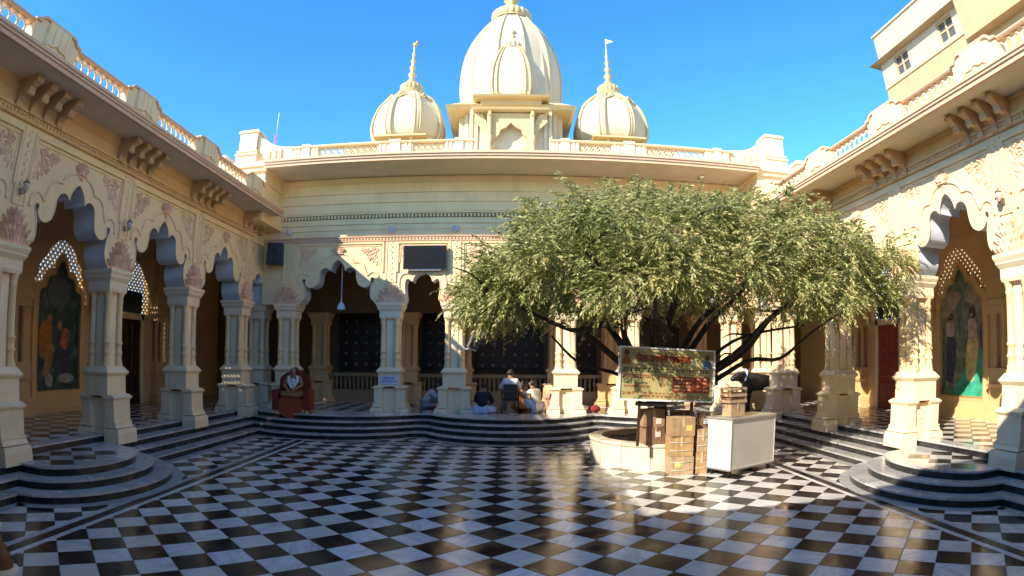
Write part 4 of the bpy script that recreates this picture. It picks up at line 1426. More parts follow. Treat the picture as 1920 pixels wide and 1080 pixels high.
def twig(p, d, ln):
    """a twig that bends down, with leaves in two rows"""
    n = tr_.randint(9, 13)
    d = d.normalized()
    side = d.cross(Vector((0, 0, 1)))
    if side.length < .05: side = Vector((1, 0, 0))
    side.normalize()
    for i in range(n):
        t_ = (i + .6) / n
        q = p + d * ln * t_ + Vector((0, 0, -ln * .32 * t_ * t_))
        dd = d + Vector((0, 0, -.7 * t_))
        for sg in (-1, 1):
            add_leaf(q, dd * .75 + side * sg * .75 + Vector((tr_.uniform(-.3, .3), tr_.uniform(-.3, .3), tr_.uniform(-.35, .15))), tr_.uniform(.055, .115), tr_.uniform(.019, .032))


clumps = []
for k in range(4000):
    if len(clumps) >= 430: break
    a = tr_.uniform(0, 2 * pi); r = sqrt(tr_.random()) * 1.0
    u, v_ = r * cos(a), r * sin(a)
    lift = 1 - .85 * tr_.random() ** 1.7 if r < .8 else tr_.uniform(.05, 1)
    p = Vector(crown_pt(u, v_, lift)) + Vector((tr_.uniform(-.15, .15), tr_.uniform(-.15, .15), tr_.uniform(-.12, .16)))
    if any((p - c[0]).length < .26 for c in clumps): continue
    clumps.append((p, u, v_, lift))
for k in range(95):                       # the underside is filled too
    a = tr_.uniform(0, 2 * pi); r = sqrt(tr_.random()) * .92
    u, v_ = r * cos(a), r * sin(a)
    clumps.append((Vector(crown_pt(u, v_, tr_.uniform(-.02, .28))), u, v_, 0))
ctr = Vector((3.2, 11.4, 3.1))
for p, u, v_, lift in clumps:
    out = (p - ctr); out.z *= .8; out.normalize()
    R_ = tr_.uniform(.26, .48)
    for i in range(tr_.randint(14, 22)):
        d = Vector((tr_.gauss(0, 1), tr_.gauss(0, 1), tr_.gauss(0, 1))).normalized()
        d = (d + out * .55).normalized()
        twig(p + d * R_ * tr_.uniform(.1, .6), d + Vector((0, 0, -.15)), tr_.uniform(.24, .44))
for k in range(34):                       # low fringe on the crown's free side
    u, v_ = -tr_.uniform(.72, 1.0), tr_.uniform(-.55, .3)
    p = Vector(crown_pt(u, v_ * .6, tr_.uniform(.1, .6)))
    out = (p - ctr); out.z *= .4; out.normalize()
    for i in range(14):
        d = (Vector((tr_.gauss(0, 1), tr_.gauss(0, 1), tr_.gauss(0, 1))).normalized() + out * .5).normalized()
        twig(p + d * .3 * tr_.random(), d + Vector((0, 0, -.2)), tr_.uniform(.24, .44))
# loose sprays that stick out of the outline
for k in range(70):
    a = tr_.uniform(0, 2 * pi); u, v_ = cos(a) * tr_.uniform(.6, 1.02), sin(a) * tr_.uniform(.6, 1.0)
    p = Vector(crown_pt(u, v_, tr_.uniform(.4, 1.05)))
    out = (p - ctr).normalized()
    for j in range(3):
        twig(p + out * .2 * j, out + Vector((tr_.uniform(-.4, .4), tr_.uniform(-.4, .4), tr_.uniform(-.1, .6))), tr_.uniform(.35, .6))
me = bpy.data.meshes.new('crown')
me.from_pydata([(p.x - PX, p.y - PY, p.z - .4) for p in lv], [], lf)
m, t, b = _mat('feathery_leaves')
g = N(t, 'ShaderNodeNewGeometry')
r = ramp(t, [(0.0, (0.07, 0.095, 0.025)), (0.3, (0.22, 0.245, 0.07)), (0.65, (0.41, 0.42, 0.15)), (0.9, (0.58, 0.56, 0.28)), (1.0, (0.54, 0.42, 0.18))])
lo_ = N(t, 'ShaderNodeTexNoise'); lo_.inputs['Scale'].default_value = 1.1; lo_.inputs['Detail'].default_value = 4
t.links.new(g.outputs['Position'], lo_.inputs['Vector'])
mr_ = N(t, 'ShaderNodeMapRange'); mr_.inputs[1].default_value = .3; mr_.inputs[2].default_value = .7; mr_.inputs[3].default_value = -.28; mr_.inputs[4].default_value = .28
t.links.new(lo_.outputs[0], mr_.inputs[0])
ad_ = N(t, 'ShaderNodeMath', operation='ADD'); ad_.use_clamp = True
t.links.new(g.outputs['Random Per Island'], ad_.inputs[0]); t.links.new(mr_.outputs[0], ad_.inputs[1])
t.links.new(ad_.outputs[0], r.inputs[0]); t.links.new(r.outputs[0], b.inputs['Base Color'])
b.inputs['Roughness'].default_value = .6
b.inputs['Specular IOR Level'].default_value = .25
tl = N(t, 'ShaderNodeBsdfTranslucent'); hs = N(t, 'ShaderNodeHueSaturation'); hs.inputs['Value'].default_value = 1.3
t.links.new(r.outputs[0], hs.inputs['Color']); t.links.new(hs.outputs[0], tl.inputs['Color'])
ms = N(t, 'ShaderNodeMixShader'); ms.inputs[0].default_value = .3
t.links.new(b.outputs[0], ms.inputs[1]); t.links.new(tl.outputs[0], ms.inputs[2]); t.links.new(ms.outputs[0], t.nodes['Material Output'].inputs['Surface'])
me.materials.append(m)
obj('crown', me, TREE)

# ------------------------------------------------------------------ steel cart on castors
CA = radians(29)
T = thing('metal_cart', 'large cream sheet-metal counter box on castors beside the cardboard boxes', 'cart', (4.18, 10.30, 0), CA)
m_ = MB(); m_.box(0, 1.45, 0, .60, .15, 1.10)
for x in (0, 1.45): m_.box(x - .008, x + .008, -.008, .015, .15, 1.10)
m_.box(-.01, 1.46, -.012, 0.0, .15, .17); m_.box(-.01, 1.46, -.012, 0.0, 1.06, 1.10)
build('cabinet', m_, STEELW, T)
m_ = MB(); m_.cbox(-.025, 1.475, -.025, .625, 1.10, 1.135, .01); build('worktop', m_, simple('dull_steel_top', (0.45, 0.44, 0.38), 0.35, 0.5, scale=4), T)
m_ = MB(); m_.box(-.01, 1.46, -.01, .61, .12, .15); build('base_frame', m_, GREYM, T)
for x in (.08, 1.37):
    for y in (.07, .53):
        m_ = MB(); m_.box(x - .025, x + .025, y - .02, y + .02, .09, .12)
        M = Matrix.Translation((x, y, .05)) @ Matrix.Rotation(pi / 2, 4, 'X')
        m_.lathe([(.05, -.018), (.05, .018)], 12, (0, 0, 0), 0, True, M)
        build('castor', m_, BLACKP, T)

# ------------------------------------------------------------------ cardboard boxes
CARD = [simple('cardboard_%s' % n, c, .85, var=.2, scale=6) for n, c in (('tan', (.33, .21, .11)), ('brown', (.24, .14, .075)), ('pale', (.40, .28, .16)), ('ochre', (.38, .24, .10)))]
TAPE = simple('packing_tape', (.50, .40, .25), .3, var=.1); STRINGM = simple('white_string', (.65, .62, .55), .8)


def carton(loc, rz, w, d, h_, mi, label, seams=3, string=True, sticker=None):
    r = random.Random(int(loc[0] * 100 + loc[2] * 1000))
    T = thing('cardboard_box', label, 'box', loc, rz, None)
    m_ = MB()
    m_.frus(0, h_, (-w / 2, w / 2, -d / 2, d / 2), (-w / 2 + r.uniform(-.008, .008), w / 2 + r.uniform(-.008, .008), -d / 2 + r.uniform(-.006, .01), d / 2))
    for k in range(seams):            # upright corrugated ridges and folds
        x = -w / 2 + w * (k + .5) / seams + r.uniform(-.02, .02)
        m_.box(x - .006, x + .006, -d / 2 - .004, -d / 2 + .002, .01, h_ - .01)
    m_.box(-w / 2 - .004, w / 2 + .004, -d / 2 - .004, d / 2 + .004, h_ - .012, h_ + .002)
    build('carton', m_, CARD[mi], T)
    fl = MB()
    fl.box(-w / 2 + .005, -.004, -d / 2 + .01, d / 2 - .01, h_ + .002, h_ + .007); fl.box(.004, w / 2 - .005, -d / 2 + .01, d / 2 - .01, h_ + .002, h_ + .007)
    build('flap', fl, CARD[(mi + 2) % 4], T)
    tp = MB(); tp.box(-.022, .022, -d / 2 - .006, d / 2, h_ + .007, h_ + .0085); tp.box(-.022, .022, -d / 2 - .0065, -d / 2 - .0045, h_ * .5, h_ + .008)
    build('tape', tp, TAPE, T)
    if string:
        st = MB()
        for z in (h_ * .3, h_ * .72):
            st.tube([(-w / 2 - .008, -d / 2 - .01, z), (0, -d / 2 - .014, z - .012), (w / 2 + .008, -d / 2 - .01, z + .004), (w / 2 + .008, d / 2, z)], .005, 4)
        build('string', st, STRINGM, T)
    if sticker:
        st = MB(); st.box(-.06 + sticker[0], .06 + sticker[0], -d / 2 - .0075, -d / 2 - .005, sticker[1], sticker[1] + .11)
        build('paper_label', st, simple('sticker_%d' % int(loc[0] * 1000 + loc[2] * 100), sticker[2], .6, var=.1), T)
    return T


carton((3.37, 11.02, 0.0), .05, .46, .40, .36, 2, 'pale tied cardboard box on the floor, lowest of the stack by the planter', 4, True, (-.1, .16, (.7, .6, .2)))
carton((3.36, 11.03, .372), -.04, .47, .40, .38, 3, 'ochre string-tied cardboard box in the middle of the stack by the planter', 4)
carton((3.37, 11.01, .764), .03, .47, .39, .35, 0, 'tan cardboard box with yellow label topping the stack by the planter', 5, False, (.12, .1, (.65, .48, .12)))
carton((3.80, 11.02, 0.0), -.08, .24, .32, .42, 3, 'narrow ochre box on the floor between box stack and metal cart', 3)
carton((3.80, 11.03, .432), .05, .23, .31, .44, 2, 'narrow pale box standing on another narrow box beside the cart', 3)
carton((2.93, 11.52, .545), .25, .42, .30, .34, 1, 'brown cardboard box with white label sitting on the planter rim', 3, False, (.05, .14, (.7, .68, .62)))
carton((2.90, 11.54, .897), .18, .46, .32, .34, 0, 'brown box stacked on the box upon the planter rim', 4, False, (.1, .05, (.65, .63, .6)))
carton((3.62, 11.75, .545), .0, .44, .34, .62, 1, 'dark brown box on the planter rim under the painted sign', 4, False, (.0, .35, (.75, .73, .7)))
carton((4.09, 11.35, .545), -.1, .42, .34, .60, 1, 'dark brown box held behind the cart under the sign\'s corner', 4, False, (-.1, .4, (.7, .7, .7)))
T = thing('box_trestle', 'plain low wooden trestle holding a box behind the cart', 'trestle', (4.09, 11.35, 0))
m_ = MB(); m_.box(-.22, .22, -.18, .18, .50, .54); build('board', m_, DARKWOOD, T)
for x in (-.18, .18):
    for y in (-.14, .14):
        m_ = MB(); m_.box(x - .02, x + .02, y - .02, y + .02, 0, .5); build('leg', m_, DARKWOOD, T)
# two things standing on the cart
carton((4.36, 10.68, 1.142), CA - .15, .36, .26, .25, 2, 'plain pale carton standing on top of the metal cart', 1, False)
T = thing('slatted_crate', 'small slatted wooden crate on the carton upon the cart', 'crate', (4.36, 10.69, 1.402), CA - .15)
for x in (-.2, .2):
    for y in (-.13, .13):
        m_ = MB(); m_.box(x - .015, x + .015, y - .015, y + .015, 0, .28); build('corner_post', m_, CARD[1], T)
for y in (-.145, .145):
    for z in (0.0, .12, .24):
        m_ = MB(); m_.box(-.22, .22, y - .008, y + .008, z, z + .05); build('slat', m_, CARD[2], T)
for x in (-.225, .225):
    for z in (0.0, .12, .24):
        m_ = MB(); m_.box(x - .008, x + .008, -.14, .14, z, z + .05); build('slat', m_, CARD[2], T)
m_ = MB(); m_.box(-.19, .19, -.125, .125, .01, .2); build('contents', m_, CARD[1], T)

# ------------------------------------------------------------------ painted sign board
def text_mesh(body, size, mat_, name='lettering', ext=0.004, width=None, align='LEFT', bold=0.0):
    cu = bpy.data.curves.new(name, 'FONT')
    cu.body = body; cu.size = size; cu.extrude = ext; cu.align_x = align; cu.offset = bold
    cu.resolution_u = 3
    o = bpy.data.objects.new(name, cu); COL.objects.link(o)
    bpy.context.view_layer.update()
    dg = bpy.context.evaluated_depsgraph_get()
    me_ = bpy.data.meshes.new_from_object(o.evaluated_get(dg))
    bpy.data.objects.remove(o)
    for v_ in me_.vertices:
        x, y, z = v_.co
        v_.co = (x, -z, y)
    if width and len(me_.vertices):
        xs = [v_.co.x for v_ in me_.vertices]; k = width / (max(xs) - min(xs))
        for v_ in me_.vertices: v_.co.x *= k
    me_.materials.clear(); me_.materials.append(mat_)
    return me_


SIGN_Y = 11.15
T = thing('notice_board', 'white-framed yellowish notice board with red and black lettering above the boxes', 'sign', (3.14, SIGN_Y, 0), 0)
T.rotation_euler = (radians(-3), radians(2.6), radians(4))
T.location = (3.14, SIGN_Y, 1.93)
SW, SH = 1.96, .98
m_ = MB(); m_.box(-SW / 2, SW / 2, 0, .03, -SH / 2, SH / 2)
build('board', m_, simple('khaki_paint', (.38, .33, .14), .55, var=.25, scale=3), T)
for a in ((-SW / 2 - .03, -SW / 2 + .008, -SH / 2 - .03, SH / 2 + .03), (SW / 2 - .008, SW / 2 + .03, -SH / 2 - .03, SH / 2 + .03), (-SW / 2, SW / 2, SH / 2, SH / 2 + .03), (-SW / 2, SW / 2, -SH / 2 - .03, -SH / 2)):
    m_ = MB(); m_.box(a[0], a[1], -.02, .04, a[2], a[3]); build('frame_bar', m_, WHITEP, T)
REDP = simple('red_paint', (.30, .035, .015), .55, var=.2); BLKP = simple('black_paint', (.02, .018, .016), .6)
YELP = simple('pale_yellow_paint', (.62, .55, .30), .6)
o = obj('lettering', text_mesh('\u0917\u0940\u0924\u093e-\u091c\u092f\u0928\u094d\u0924\u0940 \u092e\u0939\u094b\u0924\u094d\u0938\u0935', .19, REDP, width=1.15, bold=.004), T, (-.68, -.001, .24))
o = obj('lettering', text_mesh('\u0917\u0940\u0924\u093e-\u091c\u092f\u0928\u094d\u0924\u0940 \u092e\u0939\u094b\u0924\u094d\u0938\u0935', .19, BLKP, width=1.15, ext=.002), T, (-.668, .0005, .228))


def scrawl(x0, x1, z, h_, mat_, seed, y=-.003):
    """a line of lettering too small to read: a headline bar with hanging strokes"""
    r = random.Random(seed); m_ = MB(); x = x0
    while x < x1:
        w = r.uniform(.04, .13)
        e = min(x + w, x1)
        m_.box(x, e, y, 0, z + h_ * .78, z + h_ * .95)
        q = x + .006
        while q < e - .01:
            hh = r.uniform(.35, .78) * h_
            m_.box(q, q + h_ * .16, y, 0, z + h_ * .78 - hh, z + h_ * .8)
            if r.random() < .6: m_.box(q - h_ * .2, q + h_ * .2, y, 0, z + h_ * .2, z + h_ * .36)
            q += h_ * r.uniform(.35, .55)
        x = e + r.uniform(.015, .03)
    o = build('painted_line', m_, mat_, T); o['kind'] = 'stuff'


scrawl(-.35, .1, .155, .035, REDP, 1)
scrawl(-.92, .86, .03, .085, BLKP, 2)
scrawl(-.92, -.3, -.09, .075, REDP, 3); scrawl(-.22, .02, -.10, .06, REDP, 4); scrawl(-.9, -.38, -.2, .04, BLKP, 5); scrawl(-.9, -.36, -.27, .05, REDP, 6)
scrawl(-.18, -.06, -.25, .08, REDP, 7); scrawl(-.92, -.62, -.41, .06, REDP, 8); scrawl(-.5, .12, -.385, .035, REDP, 9); scrawl(-.58, .82, -.455, .05, REDP, 10)
m_ = MB(); m_.box(.10, .90, -.003, 0, -.34, -.03); build('red_panel', m_, REDP, T)
for i in range(4):
    scrawl(.13, .55 - .04 * (i % 2), -.10 - .07 * i, .045, YELP, 20 + i, -.006); scrawl(.62, .70, -.10 - .07 * i, .045, YELP, 30 + i, -.006); scrawl(.76, .86, -.10 - .07 * i, .045, YELP, 40 + i, -.006)
m_ = MB(); m_.ball((-.86, -.002, .40), (.055, .004, .06), 10, 6, 0); m_.prism([(-.95, .18), (-.77, .18), (-.79, .30), (-.83, .35), (-.89, .35), (-.93, .30)], -.004, 0, 1)
build('portrait', m_, [simple('portrait_brown', (.12, .04, .02), .6), simple('portrait_orange', (.34, .12, .02), .6)], T)
m_ = MB(); m_.ball((.84, -.002, .37), (.05, .004, .055), 10, 6, 0); m_.prism([(.74, .15), (.93, .15), (.92, .25), (.88, .31), (.79, .31), (.75, .25)], -.004, 0, 1)
build('portrait', m_, [MATS['portrait_brown'], simple('portrait_blue', (.10, .17, .38), .6)], T)
for x in (-.55, .55):
    m_ = MB(); m_.box(x - .025, x + .025, .04, .09, -1.40, SH / 2 - .05); build('post', m_, DARKWOOD, T)
m_ = MB(); m_.box(-.62, .0, .04, .12, -SH / 2 - .13, -SH / 2 - .04); build('brace', m_, BLACKP, T)

# ------------------------------------------------------------------ screen, loudspeakers, lamps, plaque
T = thing('television_screen', 'wide black flat screen mounted above the small arch', 'screen', (-2.52, 17.72, 5.33))
m_ = MB(); m_.cbox(-.67, .67, 0, .07, -.37, .37, .012); build('housing', m_, BLACKP, T)
m_ = MB(); m_.box(-.64, .64, -.006, 0, -.34, .34); build('panel', m_, GLASSD, T)
m_ = MB(); m_.box(-.2, .2, .07, .2, -.12, .12); m_.box(-.5, .5, .02, .19, -.41, -.375); build('wall_mount', m_, GREYM, T)
T = thing('loudspeaker', 'black box loudspeaker hung high on the wall in the shaded corner', 'speaker', (-7.42, 17.55, 5.50), .25)
m_ = MB(); m_.frus(-.34, .34, (-.27, .27, -.2, .2), (-.25, .25, -.2, .2)); build('cabinet', m_, BLACKP, T)
m_ = MB()
for z, r_ in ((.1, .17), (-.18, .09)):
    m_.lathe([(r_, 0), (r_ * .9, .015), (r_ * .4, -.005)], 18, (0, 0, 0), 0, True, Matrix.Translation((0, -.2, z)) @ Matrix.Rotation(pi / 2, 4, 'X'))
m_.box(-.03, .03, -.207, -.2, -.31, -.28)
build('drivers', m_, simple('driver_cone', (.03, .03, .032), .5), T)
m_ = MB(); m_.tube([(0, .18, .1), (0, .36, .1)], .025, 6); build('wall_bracket', m_, GREYM, T)
T = thing('loudspeaker', 'grey tilted column speaker fixed to the pier beside the seated people', 'speaker', (-0.92, 17.62, 2.80))
T.rotation_euler = (radians(14), radians(24), radians(15))
m_ = MB(); m_.frus(-.30, .30, (-.14, .14, -.10, .12), (-.16, .16, -.12, .12)); build('cabinet', m_, simple('grey_plastic', (.16, .165, .17), .5), T)
m_ = MB(); m_.box(-.12, .12, -.125, -.11, -.26, .27); build('grille', m_, BLACKP, T)
m_ = MB(); m_.tube([(-.05, .05, -.3), (-.12, .1, -.4), (-.36, .3, -.36)], .018, 6); build('arm', m_, WHITEP, T)

for (x, y, z, rz, lab) in ((-7.9, 6.65, 4.86, pi / 2, 'small glass wall lantern over the first full pier of the shaded wing'), (-7.9, 10.0, 4.86, pi / 2, 'small glass wall lantern over the pier beside the painted panel, shaded wing'),
                           (8.14, 6.65, 4.86, -pi / 2, 'small glass wall lantern over the pier with the diagonal shadow, sunlit wing')):
    T = thing('wall_lantern', lab, 'lamp', (x, y, z), rz, 'wall lanterns on the arcade piers')
    m_ = MB(); m_.tube([(0, 0.1, -.1), (0, -.05, -.18), (0, -.12, -.12)], .016, 6); m_.box(-.05, .05, .06, .1, -.18, -.02); build('arm', m_, simple('bronze', (.30, .22, .16), .5, .5) if 'bronze' not in MATS else MATS['bronze'], T)
    m_ = MB(); m_.lathe([(.05, -.12), (.09, -.06), (.10, .08), (.085, .1)], 8, (0, -.12, 0)); build('glass', m_, simple('milk_glass', (.55, .48, .42), .25) if 'milk_glass' not in MATS else MATS['milk_glass'], T)
    m_ = MB(); m_.lathe([(.12, .1), (.1, .13), (.03, .17), (.015, .24)], 8, (0, -.12, 0)); build('cap', m_, MATS['bronze'], T)
    m_ = MB(); m_.lathe([(.06, -.14), (.055, -.11)], 8, (0, -.12, 0)); build('collar', m_, MATS['bronze'], T)
    T.scale = (.65, .65, .65)

T = thing('hanging_bell', 'white bell-shaped pendant on a long rod in the wide arch', 'pendant', (-5.36, 18.5, 0))
m_ = MB(); m_.tube([(0, 0, 3.98), (0, 0, 6.6)], .022, 6); build('rod', m_, WHITEP, T)
m_ = MB(); m_.lathe([(.14, 3.78), (.145, 3.80), (.12, 3.9), (.085, 3.98), (.04, 4.02), (.02, 4.06)], 16); build('bell', m_, WHITEP, T)

T = thing('notice_plaque', 'small white plaque with blue lettering on a rear pier pedestal', 'sign', (-3.60, 17.845, 1.56))
m_ = MB(); m_.box(-.27, .27, 0, .012, -.13, .13); build('plate', m_, simple('plaque_white', (.62, .66, .72), .4), T)
_T = T
BLUEP = simple('blue_paint', (.06, .10, .30), .5)
scrawl(-.2, .2, .02, .07, BLUEP, 61); scrawl(-.23, .23, -.07, .06, BLUEP, 62)

T = thing('radio_mast', 'thin lattice radio mast far behind the shaded wing', 'mast', (-16.0, 36.0, 0))
m_ = MB()
for a in range(3):
    m_.tube([(.25 * cos(a * 2.1), .25 * sin(a * 2.1), 0), (.1 * cos(a * 2.1), .1 * sin(a * 2.1), 17.5)], .03, 4)
for k in range(24):
    for a in range(3):
        q = .25 - .15 * k / 24
        m_.tube([(q * cos(a * 2.1), q * sin(a * 2.1), .7 * k), (q * cos((a + 1) * 2.1), q * sin((a + 1) * 2.1), .7 * k + .7)], .014, 3)
build('lattice', m_, simple('mast_red', (.45, .25, .22), .6), T)
m_ = MB(); m_.tube([(0, 0, 17.5), (0, 0, 19.2)], .025, 4); build('aerial', m_, WHITEP, T)

T = thing('roof_tank', 'dark metal ventilator box on the roof of the shaded wing', 'roof unit', (-9.8, 13.7, 6.73))
m_ = MB(); m_.box(-.35, .35, -.3, .3, 0, 1.35); build('body', m_, simple('dark_steel', (.05, .055, .07), .5, .3), T)
for k in range(5):
    m_ = MB(); m_.box(-.40, .40, -.36, .36, .5 + .18 * k, .56 + .18 * k); build('louvre', m_, MATS['dark_steel'], T)

# ------------------------------------------------------------------ pictures on the inner walls
half_p = [(.98, 1.17), (.98, 3.55), (.97, 3.75), (.88, 3.90), (.70, 3.95), (.66, 4.10), (.56, 4.25), (.40, 4.30), (.29, 4.32), (.26, 4.46), (.14, 4.64), (0, 4.78)]
half_p = smooth_poly(half_p, sharp=(0, 1, 4, 8), n=2)


def picture(loc, rz, label, base_cols, shapes):
    T = thing('framed_painting', label, 'painting', loc, rz, None)
    inner_ = mirror(half_p)
    outer_ = [(x * 1.17, 1.17 + (z - 1.17) * 1.055 + (.0 if z > 1.2 else -.17)) for x, z in inner_]
    m_ = MB(); n = len(inner_)
    for y0_, y1_, A_, B_ in ((-.12, 0, inner_, outer_),):
        v = [(p[0], y0_, p[1]) for p in A_] + [(p[0], y0_ + .04, p[1]) for p in B_] + [(p[0], 0, p[1]) for p in B_] + [(p[0], 0, p[1]) for p in A_]
        f = []
        for i in range(n):
            j = (i + 1) % n
            f += [(i, j, n + j, n + i), (n + i, n + j, 2 * n + j, 2 * n + i), (3 * n + i, 3 * n + j, j, i)]
        m_.add(v, f)
    build('frame', m_, OCHRE, T)
    m_ = MB(); ridge(m_, inner_ + inner_[:1], .022, -.12); build('gilt_edge', m_, GOLDRIM, T)
    m_ = MB(); m_.prism(inner_, -.02, 0)
    mt, t, b = _mat('canvas_%s' % label[:5])
    tc = N(t, 'ShaderNodeTexCoord'); mp = N(t, 'ShaderNodeMapping'); mp.inputs['Scale'].default_value = (1.4, 1, .8)
    t.links.new(tc.outputs['Object'], mp.inputs[0])
    n1 = N(t, 'ShaderNodeTexNoise'); n1.inputs['Scale'].default_value = 3.2; n1.inputs['Detail'].default_value = 9; n1.inputs['Distortion'].default_value = 1.2
    t.links.new(mp.outputs[0], n1.inputs['Vector'])
    r = ramp(t, list(zip((.25, .42, .55, .7), base_cols))); t.links.new(n1.outputs[0], r.inputs[0]); t.links.new(r.outputs[0], b.inputs['Base Color'])
    b.inputs['Roughness'].default_value = .35
    cv = build('canvas', m_, mt, T)
    for k, (kind, col_, pts) in enumerate(shapes):
        m_ = MB()
        if kind == 'b':
            x, z, a_, c_ = pts; m_.ball((x * 1.2, -.02, z), (a_ * 1.25, .006, c_ * 1.1), 14, 8)
        else:
            m_.prism(smooth_poly([(max(-.95, min(.95, x * 1.22)), z) for x, z in pts + pts[:1]], n=3)[:-1], -.024 - .001 * k, -.019)
        build('painted_figure', m_, simple('paint_%s_%d' % (label[:5], k), col_, .5, var=.35, scale=5), cv)
    return T


picture((AX - 12.52, 12.5, 0), pi / 2, 'shaded arched painting of robed figures in a dark forest glade', [(.010, .02, .03), (.03, .07, .06), (.05, .10, .11), (.14, .19, .20)],
        [('b', (.10, .13, .17), (0, 3.85, .45, .42)), ('p', (.40, .16, .03), [(-.62, 2.1), (-.35, 2.0), (-.2, 2.6), (-.25, 3.0), (-.5, 3.05), (-.68, 2.7)]), ('p', (.36, .20, .07), [(-.55, 1.6), (-.35, 1.55), (-.1, 2.3), (-.3, 2.4)]),
         ('p', (.05, .06, .09), [(-.1, 1.7), (.4, 1.7), (.45, 2.5), (.1, 2.7), (-.05, 2.3)]), ('b', (.42, .25, .15), (.1, 2.95, .09, .12)), ('b', (.40, .22, .13), (-.3, 3.12, .09, .11)), ('p', (.45, .12, .06), [(.1, 2.4), (.35, 2.3), (.45, 2.8), (.2, 2.85)]),
         ('b', (.35, .35, .30), (.35, 1.5, .3, .12)), ('b', (.33, .33, .30), (-.3, 1.45, .14, .18))])
picture((AX + 12.52, 12.45, 0), -pi / 2, 'bright arched painting of two standing figures above a teal meadow', [(.03, .05, .06), (.07, .14, .12), (.18, .22, .15), (.42, .36, .22)],
        [('p', (.04, .36, .24), [(-.5, 1.2), (.95, 1.2), (.95, 2.6), (.5, 2.35), (.1, 2.0), (-.15, 1.6)]), ('p', (.62, .50, .20), [(.15, 1.65), (.38, 1.6), (.55, 2.4), (.5, 2.75), (.2, 2.75), (.1, 2.2)]), ('p', (.03, .045, .11), [(-.65, 1.6), (-.4, 1.55), (-.25, 2.5), (-.35, 2.85), (-.6, 2.8)]),
         ('p', (.45, .36, .27), [(.2, 2.75), (.5, 2.75), (.5, 3.2), (.35, 3.3), (.2, 3.2)]), ('p', (.42, .36, .30), [(-.62, 2.85), (-.35, 2.85), (-.3, 3.2), (-.45, 3.3), (-.62, 3.2)]), ('b', (.05, .035, .03), (.38, 3.45, .12, .17)), ('b', (.05, .035, .03), (-.48, 3.42, .12, .16)),
         ('b', (.5, .36, .26), (.36, 3.42, .08, .11)), ('b', (.46, .34, .26), (-.47, 3.4, .08, .1)), ('p', (.33, .29, .2), [(-.9, 3.2), (-.3, 3.6), (0, 3.95), (-.4, 4.1), (-.8, 3.8)]), ('p', (.3, .28, .2), [(.1, 3.8), (.6, 3.6), (.85, 3.5), (.6, 4.05), (.3, 4.3)]), ('b', (.05, .06, .12), (.7, 2.7, .09, .4))])
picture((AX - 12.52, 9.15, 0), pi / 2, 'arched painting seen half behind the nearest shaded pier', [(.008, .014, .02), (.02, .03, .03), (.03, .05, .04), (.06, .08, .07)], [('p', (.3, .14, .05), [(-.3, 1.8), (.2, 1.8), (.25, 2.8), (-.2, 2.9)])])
# ------------------------------------------------------------------ people, statues, animals
SKIN = simple('brown_skin', (.24, .125, .07), .55, var=.1, scale=10, bump=.03)
HAIR = simple('black_hair', (.012, .010, .009), .6)


def skin_obj(name, nodes, edges, mat_, parent, sub=2):
    me_ = bpy.data.meshes.new(name)
    me_.from_pydata([n[0] for n in nodes], edges, [])
    o = bpy.data.objects.new(name, me_); COL.objects.link(o); o.parent = parent
    sk = o.modifiers.new('skin', 'SKIN')
    if hasattr(sk, 'use_smooth_shade'): sk.use_smooth_shade = True
    for v_, n in zip(me_.skin_vertices[0].data, nodes):
        r_ = n[1] if hasattr(n[1], '__len__') else (n[1], n[1])
        v_.radius = r_; v_.use_root = False
    me_.skin_vertices[0].data[0].use_root = True
    ss = o.modifiers.new('sub', 'SUBSURF'); ss.levels = sub; ss.render_levels = sub
    me_.materials.append(mat_)
    return o


POSES = {
    'chair': dict(pelvis=(0, 0, .52), spine=(0, -.01, .72), chest=(0, .01, .94), neck=(0, .03, 1.09), head=(0, .05, 1.18), sh=(.18, .01, 1.00), el=(.29, .07, .78), wr=(.24, .30, .70), hip=(.09, .03, .50), kn=(.15, .44, .52), an=(.15, .44, .09)),
    'floor': dict(pelvis=(0, 0, .14), spine=(0, .03, .33), chest=(0, .09, .54), neck=(0, .13, .69), head=(0, .18, .79), sh=(.18, .09, .60), el=(.27, .18, .38), wr=(.15, .38, .30), hip=(.1, .03, .13), kn=(.36, .30, .13), an=(-.06, .36, .09)),
    'bent': dict(pelvis=(0, 0, .14), spine=(0, .10, .34), chest=(0, .24, .52), neck=(0, .36, .62), head=(0, .45, .66), sh=(.18, .25, .56), el=(.24, .42, .36), wr=(.10, .60, .24), hip=(.1, .03, .13), kn=(.34, .34, .14), an=(-.06, .38, .09)),
    'squat': dict(pelvis=(0, 0, .22), spine=(0, .05, .42), chest=(0, .12, .62), neck=(0, .16, .77), head=(0, .2, .86), sh=(.17, .12, .68), el=(.26, .28, .55), wr=(.12, .42, .72), hip=(.1, .03, .2), kn=(.18, .34, .46), an=(.14, .16, .08)),
    'stand': dict(pelvis=(0, 0, .92), spine=(0, 0, 1.10), chest=(0, 0, 1.32), neck=(0, .01, 1.48), head=(0, .03, 1.57), sh=(.19, 0, 1.40), el=(.25, .04, 1.12), wr=(.22, .20, .96), hip=(.09, 0, .90), kn=(.10, .03, .50), an=(.10, 0, .09)),
}


